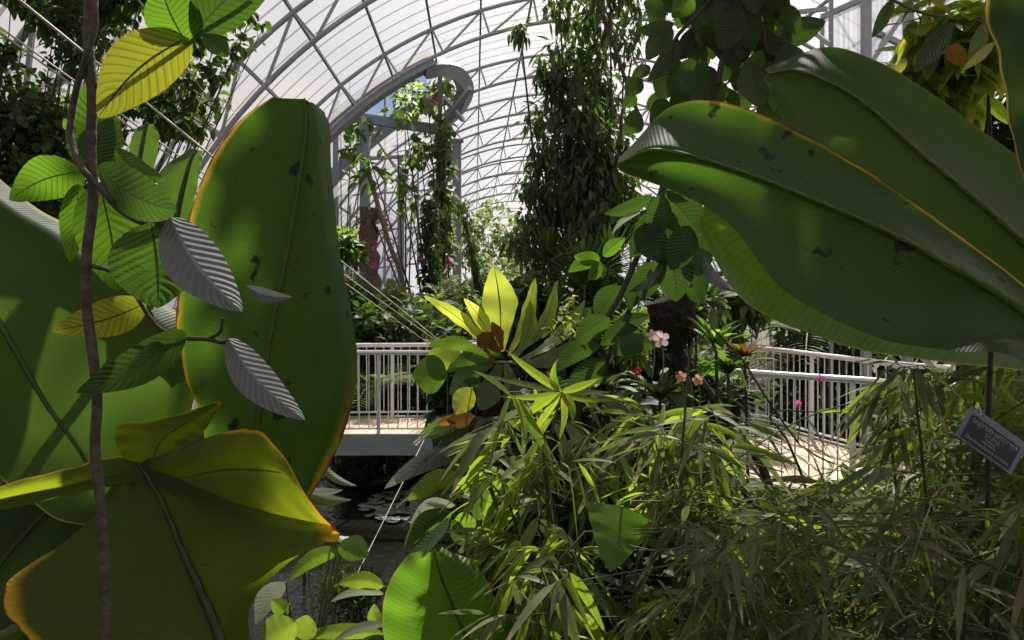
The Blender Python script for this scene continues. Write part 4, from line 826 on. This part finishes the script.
# ------------------------------------------------------------------ ribbed-leaf shrub, stump and blooms in the middle
HD = 4.6
t = thing('ribbed_shrub', ground_at(615, HD + .2), 'shrub with slanting dark stems and large ribbed leaves under the rimmed banana leaf', 'shrub'); b = np.array(t['org'])
px_tube([(578, 420, 4.7), (592, 345, 4.6), (618, 300, 4.6), (642, 245, 4.6), (660, 195, 4.6), (664, 180, 4.6)], 3, 4.6).build('stem', M['stem_dark'], t)
px_tube([(596, 420, 4.8), (610, 350, 4.7), (634, 300, 4.7), (652, 250, 4.7)], 2.4, 4.7).build('stem', M['stem_dark'], t)
mb = MB(); tube(mb, [b - UP * .1, b * .5 + P(578, 420, 4.7) * .5, P(578, 420, 4.7)], .025, 7); tube(mb, [b, P(596, 420, 4.8)], .02, 6, 1); mb.build('stem', M['stem_dark'], t)
for m, a, b_, w_, be, ro in (('vine_sheen', (668, 250), (628, 292), 14, 12, .7), ('dark', (668, 250), (676, 302), 36, 3, .1), ('vine_sheen', (680, 252), (692, 286), 26, -6, .3), ('vine_sheen', (703, 256), (738, 292), 14, -6, .6), ('mid', (700, 258), (706, 292), 16, 0, .4),
    ('mid', (652, 196), (604, 214), 14, 4, .3), ('vine_sheen', (655, 196), (636, 228), 12, 6, .6), ('sheen', (640, 212), (612, 234), 6, -3, .5), ('dark', (660, 190), (700, 234), 44, 3, .2), ('mid', (652, 212), (630, 258), 24, 5, .3), ('dark', (664, 195), (650, 240), 26, 3, .4), ('dark', (700, 215), (712, 248), 22, 0, .3), ('mid', (668, 186), (690, 200), 20, 0, .2),
    ('bright', (600, 258), (574, 256), 14, 2, .1), ('bright', (600, 260), (568, 272), 14, -3, .2), ('bright', (601, 262), (588, 280), 13, 2, .3), ('bright', (603, 256), (625, 238), 14, 2, .3), ('bright', (598, 262), (604, 278), 12, 0, .3), ('mid', (622, 286), (596, 322), 24, -3, .2), ('bright', (590, 308), (584, 318), 10, 0, .2),
    ('dark', (640, 222), (666, 264), 30, 0, .1), ('mid', (690, 226), (670, 270), 30, 3, .2), ('dark', (704, 236), (690, 282), 28, 0, .1), ('dark', (672, 205), (664, 250), 26, 0, .2), ('dark', (655, 262), (640, 300), 26, 0, .2), ('dark', (690, 270), (700, 304), 26, 0, .3), ('mid', (645, 270), (628, 310), 22, 0, .3), ('dark', (610, 318), (575, 346), 22, -4, .2), ('mid', (600, 345), (555, 372), 20, -6, .3), ('sheen', (575, 352), (550, 380), 7, -4, .5), ('dark', (640, 330), (600, 345), 20, -4, .2), ('dark', (610, 352), (660, 345), 20, 6, .2), ('dark', (605, 360), (565, 395), 24, 0, .2), ('dark', (612, 330), (650, 315), 16, 2, .2)):
    d0 = 4.55 + rng.uniform(-.15, .15)
    pick(t, 'leaf', blade((a[0], a[1], d0), (b_[0], b_[1], d0 - .05), w_ * 1.1, be, ro, 'ovate', .2, .012, 0, 24, 6, None, .03), {'mid': 'vine_dark', 'dark': 'vine_dark', 'bright': 'vine_green'}.get(m, m))
t = thing('hanging_stump', ground_at(672, 4.75), 'dark shaggy fibrous stump below the ribbed leaves beside the pale blossom', 'stump'); b = np.array(t['org'])
mb = MB(); a_ = np.linspace(0, 6.283, 15); pr = [(296, 20), (300, 24), (312, 24), (325, 21), (338, 15), (350, 8)]
pts = [P(672 + (i - 2) * 1.5, y, 4.75) for i, (y, r) in enumerate(pr)]
tube(mb, pts, [r / F * 4.75 for y, r in pr], 14, 3); mb.build('stump_body', M['fibre'], t)
mb = MB()
for k in range(60):
    aa = rng.uniform(0, 6.28); p = P(672, rng.uniform(305, 335), 4.75) + np.array([math.cos(aa), math.sin(aa), 0]) * .12
    tube(mb, [p, p + np.array([math.cos(aa) * .03, math.sin(aa) * .03, -.08]), p + np.array([math.cos(aa) * .03, math.sin(aa) * .03, -rng.uniform(.12, .26)])], .003, 4, 1)
mb.build('root_fibre', M['fibre'], t)
mb = MB(); tube(mb, [P(676, 345, 4.75), P(700, 380, 4.7), P(735, 430, 4.7), P(770, 490, 4.7), ground_at(790, 4.7)], [.025, .028, .028, .03, .03], 8); tube(mb, [P(672, 345, 4.76), P(690, 420, 4.8), ground_at(690, 4.8)], .035, 8); mb.build('trunk', M['stem_dark'], t)
def blossom(px, py, d, s, mat, label, n=5, stalk=.25, group=None):
    c = P(px, py, d); t = thing('blossom', c - UP * stalk, label, 'flower', group)
    for k in range(n):
        a = 6.283 * k / n + .5; mb = blade((px, py, d), (px + s * math.cos(a), py - s * math.sin(a), d - .015), s * .95, 0, .1, 'petal', .15, 0, 0, 9, 3); mb.build('petal', M[mat], t)
    mb = MB(); tube(mb, [c + [0, .01, 0], c - UP * stalk * .5 + [.02, .03, 0], c - UP * stalk], .005, 5); mb.build('stalk', M['stem_green'], t)
    mb = MB(); tube(mb, [c - [0, .012, 0], c + [0, .012, 0]], s / F * d * .18, 8, 1); mb.build('flower_centre', M['petal_peach'], t)
blossom(661, 339, 4.3, 9, 'petal_pink', 'pale pink blossom below the shaggy stump, the larger of two')
blossom(652, 335, 4.35, 6, 'petal_pink', 'smaller pale pink blossom tucked beside the larger one')
blossom(681, 377, 4.2, 6, 'petal_peach', 'peach blossom on the dark foliage under the pale pink pair')
blossom(637, 372, 4.3, 5, 'petal_red', 'small red blossom among the dark leaves')
blossom(698, 380, 4.2, 6, 'petal_peach', 'dull peach blossom next to the black trunk')
blossom(720, 412, 4.2, 6, 'petal_peach', 'peach blossom in front of the curved railing')
blossom(820, 378, 5.8, 4, 'petal_magenta', 'tiny pink blossom at the near railing')
blossom(798, 404, 5.0, 4, 'petal_magenta', 'tiny pink blossom on the dark twig before the tan boards')
blossom(770, 512, 3.0, 5, 'lime', 'small cream yellow bud amid the bamboo')
# bromeliads and strap leaves round the black trunk
def rosette(name, label, cat, c, n, L, W, mat, el=.7, droop=.4, prof='lance', mat2=None):
    c = np.asarray(c); g0 = np.array([c[0], c[1], float(gz(c[0], c[1]))]); t = thing(name, g0, label, cat)
    for k in range(n):
        a = 6.283 * k / n + rng.uniform(-.3, .3); mb = MB()
        leaves(mb, c, [math.cos(a), math.sin(a), el * rng.uniform(.5, 1.8)], L * rng.uniform(.7, 1.1), W, droop * rng.uniform(.5, 1.4), 0, .3, prof, 9); mb.build('leaf', M[mat2 if mat2 and k % 3 == 0 else mat], t)
    mb = MB(); tube(mb, [g0, (g0 + c) / 2 + [.02, 0, 0], c], [.014, .012, .01], 7); mb.build('stem', M['stem_dark'], t)
rosette('bromeliad', 'bromeliad with bright strap leaves perched on the black trunk', 'bromeliad', P(716, 350, 4.5), 18, .33, .05, 'mid', 1.3, .3, 'strap', 'bright')
rosette('bromeliad', 'bromeliad with long drooping leaves low on the black trunk', 'bromeliad', P(728, 375, 4.3), 18, .4, .045, 'mid', .9, .6, 'lance', 'dark')
rosette('bromeliad', 'reddish bromeliad at the end of the curved handrail', 'bromeliad', P(745, 358, 5.0), 14, .25, .05, 'brownleaf', .9, .4, 'strap', 'mid')
rosette('bromeliad', 'dark bromeliad beside the peach blossom', 'bromeliad', P(660, 400, 4.5), 20, .4, .06, 'dark', .9, .5, 'strap', 'mid')
rosette('bromeliad', 'dark bromeliad under the slanting stems', 'bromeliad', P(600, 395, 4.8), 20, .4, .07, 'dark', .8, .5, 'strap')
quick('epiphyte', 'yellowish mossy epiphyte between the slanting stems and the stump', 'plant', (640, 5.2), [(632, 325, 5.2, 16, 260), (636, 350, 5.1, 16, 260), (620, 340, 5.2, 14, 160)], .07, 'lime', wr=.3, srad=.006, nl=3, mat2='mid', f2=.6)
quick('shrublet', 'small shrub with tiny yellow young leaves beside the fern', 'shrub', (575, 5.7), [(562, 318, 5.6, 12, 24), (572, 300, 5.6, 10, 18), (556, 335, 5.6, 12, 24), (580, 325, 5.6, 14, 30)], .06, 'lime', wr=.55, srad=.005, prof='ovate', nl=4, mat2='mid', f2=.4)
# undergrowth behind the bamboo
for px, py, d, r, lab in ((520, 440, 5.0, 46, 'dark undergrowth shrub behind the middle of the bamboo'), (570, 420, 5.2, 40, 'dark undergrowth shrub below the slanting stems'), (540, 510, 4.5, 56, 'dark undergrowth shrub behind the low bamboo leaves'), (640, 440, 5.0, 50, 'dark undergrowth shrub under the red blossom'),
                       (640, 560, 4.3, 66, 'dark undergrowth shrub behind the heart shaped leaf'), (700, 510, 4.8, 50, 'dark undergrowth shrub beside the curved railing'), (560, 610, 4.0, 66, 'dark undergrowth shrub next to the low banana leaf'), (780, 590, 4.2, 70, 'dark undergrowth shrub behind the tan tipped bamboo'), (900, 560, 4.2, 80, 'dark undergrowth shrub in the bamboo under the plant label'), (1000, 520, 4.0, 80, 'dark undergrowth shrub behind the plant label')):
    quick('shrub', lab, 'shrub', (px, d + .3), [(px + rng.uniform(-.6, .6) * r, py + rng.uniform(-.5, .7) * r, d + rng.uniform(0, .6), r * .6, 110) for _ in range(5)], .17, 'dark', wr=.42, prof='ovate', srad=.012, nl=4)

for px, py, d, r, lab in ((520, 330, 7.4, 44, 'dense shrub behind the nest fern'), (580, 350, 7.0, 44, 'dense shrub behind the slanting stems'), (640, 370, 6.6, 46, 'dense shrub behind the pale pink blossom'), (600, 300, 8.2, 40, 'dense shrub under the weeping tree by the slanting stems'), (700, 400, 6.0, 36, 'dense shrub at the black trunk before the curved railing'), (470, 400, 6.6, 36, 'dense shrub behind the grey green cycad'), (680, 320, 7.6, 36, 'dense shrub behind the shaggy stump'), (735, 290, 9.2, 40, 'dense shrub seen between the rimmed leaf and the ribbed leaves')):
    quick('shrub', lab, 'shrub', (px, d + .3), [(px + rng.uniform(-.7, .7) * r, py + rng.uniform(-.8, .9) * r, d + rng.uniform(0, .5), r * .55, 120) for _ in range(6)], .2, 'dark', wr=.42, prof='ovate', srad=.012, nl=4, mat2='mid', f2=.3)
# ------------------------------------------------------------------ bamboo
def bamboo(label, base, region, dr, nclump, L, mats, culms=9, lean=(0, 0), per=(4, 8), w=.16):
    """Lance leaves in sprays of a few, each spray on a twig from an arching culm."""
    t = thing('bamboo', ground_at(*base), label, 'bamboo', 'bamboo clumps'); b = np.array(t['org'])
    mbs = {m: MB() for m in dict.fromkeys(mats)}; tw = MB(); pts = []
    while len(pts) < nclump:
        px, py = rng.uniform(region[0], region[2]), rng.uniform(region[1], region[3])
        if not region[4](px, py): continue
        d_ = rng.uniform(*dr)
        if 915 < px < 1065 and 335 < py < 482 and d_ < 2.62: continue
        if 572 < px < 655 and 455 < py < 575 and d_ < 3.0: continue
        pts.append(P(px, py, d_))
    pts = np.array(pts); tips = pts[rng.choice(len(pts), culms, replace=False)]
    for c in tips:
        mb = MB(); q_ = b + rng.normal(size=3) * [.15, .15, 0]; m_ = q_ * .45 + c * .55 + UP * .25
        tube(mb, [q_, m_, c], [.011, .008, .003], 6, 6); mb.build('culm', M['culm'], t)
    for c in pts:
        n = rng.integers(*per); a = rng.uniform(0, 6.28); ax = np.array([math.cos(a), math.sin(a) * .6, rng.uniform(-.35, .25)])
        off = np.linspace(0, .12, n)[:, None] * ax
        sd = np.cross(ax, UP); sgn = np.where(np.arange(n) % 2 == 0, 1, -1)[:, None]
        dirs = nrm(ax + sd * sgn * rng.uniform(.3, 1.0, (n, 1)) + rng.normal(size=(n, 3)) * .3 - UP * rng.uniform(-.1, 1.5, (n, 1)))
        LL = L * rng.uniform(.55, 1.25, n); m = mats[int(rng.integers(len(mats)))]
        leaves(mbs[m], c + off, dirs, LL, LL * w * rng.uniform(.8, 1.2, n), rng.uniform(.05, .35, n), rng.uniform(-1.3, 1.3, n), .25, 'lance', 7)
        j = tips[np.argmin(((tips - c) ** 2).sum(1))]; 
        s = c - ax * .05; e = c - ax * min(.35, np.linalg.norm(j - c)) + (j - c) * .15
        tube(tw, [e, s, c + off[-1]], [.0025, .002, .001], 4, 2)
    for m in mbs:
        if mbs[m].n: mbs[m].build('foliage', M[m], t)
    tw.build('branchwork', M['culm'], t); return t
def poly(*pts):
    def f(x, y):
        c = False; n = len(pts)
        for i in range(n):
            (x0, y0), (x1, y1) = pts[i], pts[i - 1]
            if (y0 > y) != (y1 > y) and x < (x1 - x0) * (y - y0) / (y1 - y0) + x0: c = not c
        return c
    return f
BB = ['bamboo_bright', 'bamboo', 'bamboo_bright', 'bamboo', 'bamboo']
bamboo('bright green bamboo in front of the fern, leaf tips scorched orange', (560, 3.9), (470, 360, 690, 560, poly((500, 400), (560, 375), (600, 400), (660, 395), (690, 460), (660, 510), (570, 500), (560, 600), (490, 560), (470, 480))), (3.3, 4.2), 62, .27, BB, 10)
bamboo('bright green bamboo low down around the heart shaped leaf', (600, 3.2), (500, 480, 720, 650, poly((500, 560), (570, 540), (580, 590), (650, 570), (660, 490), (720, 470), (720, 650), (520, 650))), (2.7, 3.6), 60, .22, ['bamboo', 'bamboo_bright'], 9)
bamboo('olive bamboo with tan leaf tips filling the corner under the plant label', (900, 2.5), (680, 470, 1060, 670, poly((680, 520), (760, 500), (830, 520), (900, 500), (960, 480), (1060, 480), (1060, 670), (680, 670))), (2.1, 3.2), 440, .17, ['bamboo', 'bamboo', 'bamboo', 'bamboo', 'bamboo', 'bamboo', 'bamboo_bright', 'bamboo_bright', 'bamboo_dry'], 16, w=.125)
bamboo('olive bamboo before the curved railing and its tan boards', (740, 3.2), (640, 400, 900, 520, poly((640, 430), (700, 400), (735, 430), (740, 480), (860, 480), (910, 470), (915, 530), (640, 540))), (2.9, 3.8), 150, .2, ['bamboo', 'bamboo', 'bamboo', 'bamboo_bright'], 10)
bamboo('arching bamboo sprays between the banana leaf and the plant label', (960, 2.7), (860, 345, 1060, 480, poly((880, 375), (930, 345), (1060, 335), (1060, 480), (930, 470), (905, 500), (895, 420))), (2.3, 3.2), 105, .19, ['bamboo', 'bamboo', 'bamboo', 'bamboo_bright'], 10, w=.13)
bamboo('dense dark bamboo deeper behind the plant label', (960, 3.7), (880, 360, 1080, 640, poly((910, 380), (1080, 340), (1080, 640), (880, 640), (900, 500))), (3.3, 4.2), 190, .22, ['bamboo'], 9)
# a few longer sprays the photo shows singly
t = thing('bamboo', ground_at(585, 3.7), 'star of long bamboo leaves with scorched tips in front of the nest fern', 'bamboo', 'bamboo clumps'); b = np.array(t['org'])
c = P(562, 392, 3.6)
for m, tip, w_ in (('bamboo_bright', (505, 349), 10), ('bamboo_bright', (556, 360), 9), ('bamboo', (478, 374), 7), ('bamboo_bright', (500, 396), 7), ('bamboo_bright', (512, 428), 10), ('bamboo_bright', (522, 450), 8), ('bamboo_bright', (559, 440), 8), ('bamboo_bright', (600, 378), 9), ('bamboo', (612, 392), 7), ('bamboo_bright', (615, 400), 8), ('bamboo_bright', (572, 425), 9), ('orange', (570, 410), 6)):
    pick(t, 'leaf', blade((562 + rng.uniform(-3, 3), 392, 3.6), (tip[0], tip[1], 3.6 + rng.uniform(-.12, .12)), w_, rng.uniform(-4, 4), rng.uniform(-.4, .4), 'lance', .2, 0, 0, 16, 3, None, .05), m)
mb = MB(); tube(mb, [b, P(545, 470, 3.65), P(552, 430, 3.62), c], [.014, .01, .008, .004], 6); mb.build('culm', M['culm'], t)
t = thing('bamboo', ground_at(870, 4.0), 'thin bamboo shoot with two yellow leaves hanging before the tan boards', 'bamboo', 'bamboo clumps')
for a, b_, w_ in (((842, 410), (862, 414), 9), ((862, 414), (845, 448), 8), ((815, 412), (842, 411), 5)): pick(t, 'leaf', blade((a[0], a[1], 3.3), (b_[0], b_[1], 3.25), w_, 1, .2, 'lance', .2), 'birdnest')
mb = MB(); tube(mb, [t['org'], P(800, 470, 3.6), P(770, 416, 3.4), P(815, 412, 3.3), P(862, 414, 3.27)], [.01, .007, .005, .003, .002], 5); mb.build('culm', M['culm'], t)
for pts_, lab in (([(640, 520), (720, 470), (800, 420), (880, 395)], 'long bare bamboo twig rising across the tan boards'), ([(690, 350), (800, 445), (850, 470), (905, 500)], 'dark bare twig sloping down across the curved railing'), ([(560, 560), (700, 540), (860, 500), (1010, 480)], 'long bare bamboo twig crossing low under the plant label')):
    p0 = [P(x, y, 2.9 + .1 * i) for i, (x, y) in enumerate(pts_)]; g0 = p0[0].copy(); g0[2] = float(gz(g0[0], g0[1]))
    t = thing('bamboo_twig', g0, lab, 'twig'); mb = MB(); tube(mb, [g0] + p0, [.006, .005, .004, .003, .002], 5); mb.build('shaft', M['culm'], t)
    mb = MB(); q_ = cr(p0, 14)[3:]; n = len(q_); leaves(mb, q_, np.stack([rng.uniform(.2, 1, n), rng.normal(size=n) * .5, rng.uniform(-.9, .2, n)], 1), .15, .018, .2, 0, .2, 'lance', 6); mb.build('foliage', M['bamboo'], t)

# ------------------------------------------------------------------ plant label
SD = 2.35
tl, lf_, bt_, rt = P(974.5, 407.5, SD), P(952.5, 433, SD - .02), P(1008, 472.5, SD - .02), P(1030, 446, SD)
cen = (tl + bt_) / 2; ex = nrm((rt - tl) + (bt_ - lf_)); ey = nrm((tl - lf_) + (rt - bt_)); ey = nrm(ey - ex * (ex @ ey)); ez = np.cross(ex, ey)
Wd = np.linalg.norm(rt - tl); Hd = np.linalg.norm(tl - lf_); R3 = np.stack([ex, ey, ez], 1)
t = thing('plant_label', ground_at(985, SD + .1), 'tilted black plant label with blue grey border hanging in the bamboo', 'sign')
mb = MB(); box(mb, cen, (Wd, Hd, .004), R3); mb.build('plate', M['sign_metal'], t, False)
fc = cen + ey * -.008 + ez * .0025
mb = MB(); box(mb, fc, (Wd * .86, Hd * .74, .002), R3); mb.build('face', M['sign_face'], t, False)
mb = MB(); p0 = tl + (bt_ - tl) * .1
th_ = np.linspace(0, 6.283, 13); tube(mb, [p0 + UP * .012 + np.array([math.cos(a) * .009, math.sin(a) * .006, math.sin(a) * .014]) for a in th_], .0014, 5, 1); mb.build('wire_loop', M['rail'], t)
mb = MB(); tube(mb, [ground_at(985, SD + .1), P(988, 480, SD + .05), P(990, 380, SD + .05), P(992, 330, SD + .05)], .008, 7); mb.build('stake', M['stem_dark'], t)
from mathutils import Matrix
def text(s, y, size, wmax):
    cu = bpy.data.curves.new('lettering', 'FONT'); cu.body = s; cu.size = size; cu.align_x = 'CENTER'; cu.align_y = 'CENTER'; cu.extrude = .0003
    o = bpy.data.objects.new('lettering', cu); C.objects.link(o); bpy.context.view_layer.update()
    wdt = o.dimensions.x; k = min(1., wmax / max(wdt, 1e-6))
    me = bpy.data.meshes.new_from_object(o.evaluated_get(bpy.context.evaluated_depsgraph_get())); bpy.data.objects.remove(o)
    p = fc + ey * y + ez * .0016; mt = Matrix([[*(R3[i] * [k, 1, 1]), p[i] - t['org'][i]] for i in range(3)] + [[0, 0, 0, 1]])
    me.transform(mt); me.materials.clear(); me.materials.append(M['sign_ink'])
    o = bpy.data.objects.new('lettering', me); C.objects.link(o); o.parent = t
    return len(me.vertices)
H = Hd * .74
text('דנדרוקלמוס סטריקטוס'[::-1], H * .33, H * .27, Wd * .8); text(')במבוק('[::-1], H * .12, H * .2, Wd * .4)
text('Poaceae', -H * .04, H * .13, Wd * .5); text('India, Burma', -H * .17, H * .13, Wd * .5); text('Dendrocalamus strictus', -H * .34, H * .2, Wd * .78)

# ------------------------------------------------------------------ light
W = bpy.data.worlds.new('sky'); bpy.context.scene.world = W; W.use_nodes = True
nt = W.node_tree; bg = nt.nodes['Background']; tc = nt.nodes.new('ShaderNodeTexCoord'); nz = nt.nodes.new('ShaderNodeTexNoise')
nz.inputs['Scale'].default_value = 3.2; nz.inputs['Detail'].default_value = 6
mr = nt.nodes.new('ShaderNodeMapRange'); mr.inputs[1].default_value = .42; mr.inputs[2].default_value = .6
mx = nt.nodes.new('ShaderNodeMix'); mx.data_type = 'RGBA'; mx.inputs[6].default_value = (.42, .60, .95, 1); mx.inputs[7].default_value = (1.0, .97, .94, 1)
nt.links.new(tc.outputs['Generated'], nz.inputs[0]); nt.links.new(nz.outputs[0], mr.inputs[0]); nt.links.new(mr.outputs[0], mx.inputs[0])
nt.links.new(mx.outputs[2], bg.inputs[0]); bg.inputs[1].default_value = .52
sun = bpy.data.lights.new('sun', 'SUN'); sun.energy = 13.0; sun.angle = math.radians(1.2); sun.color = (1, .94, .84)
so = bpy.data.objects.new('sun', sun); C.objects.link(so)
az, el = math.radians(16), math.radians(52)                 # the sun stands ahead, a little to high x
sd = Vector((math.sin(az) * math.cos(el), math.cos(az) * math.cos(el), math.sin(el))); so.rotation_euler = sd.to_track_quat('Z', 'Y').to_euler(); so.location = sd * 40

cam = bpy.data.cameras.new('camera'); co = bpy.data.objects.new('camera', cam); C.objects.link(co)
co.location = (0, 0, CZ); co.rotation_euler = (math.radians(90), 0, 0); cam.sensor_width = 36; cam.lens = F / 1024 * 36; cam.shift_y = -(320 - HZ) / 1024; cam.clip_end = 300; cam.clip_start = .02
sc = bpy.context.scene; sc.camera = co
sc.view_settings.view_transform = 'Standard'; sc.view_settings.look = 'None'; sc.view_settings.gamma = 1; sc.view_settings.exposure = 0.36; sc.view_settings.use_curve_mapping = False
sc.cycles.max_bounces = 10; sc.cycles.transparent_max_bounces = 12; sc.cycles.transmission_bounces = 8
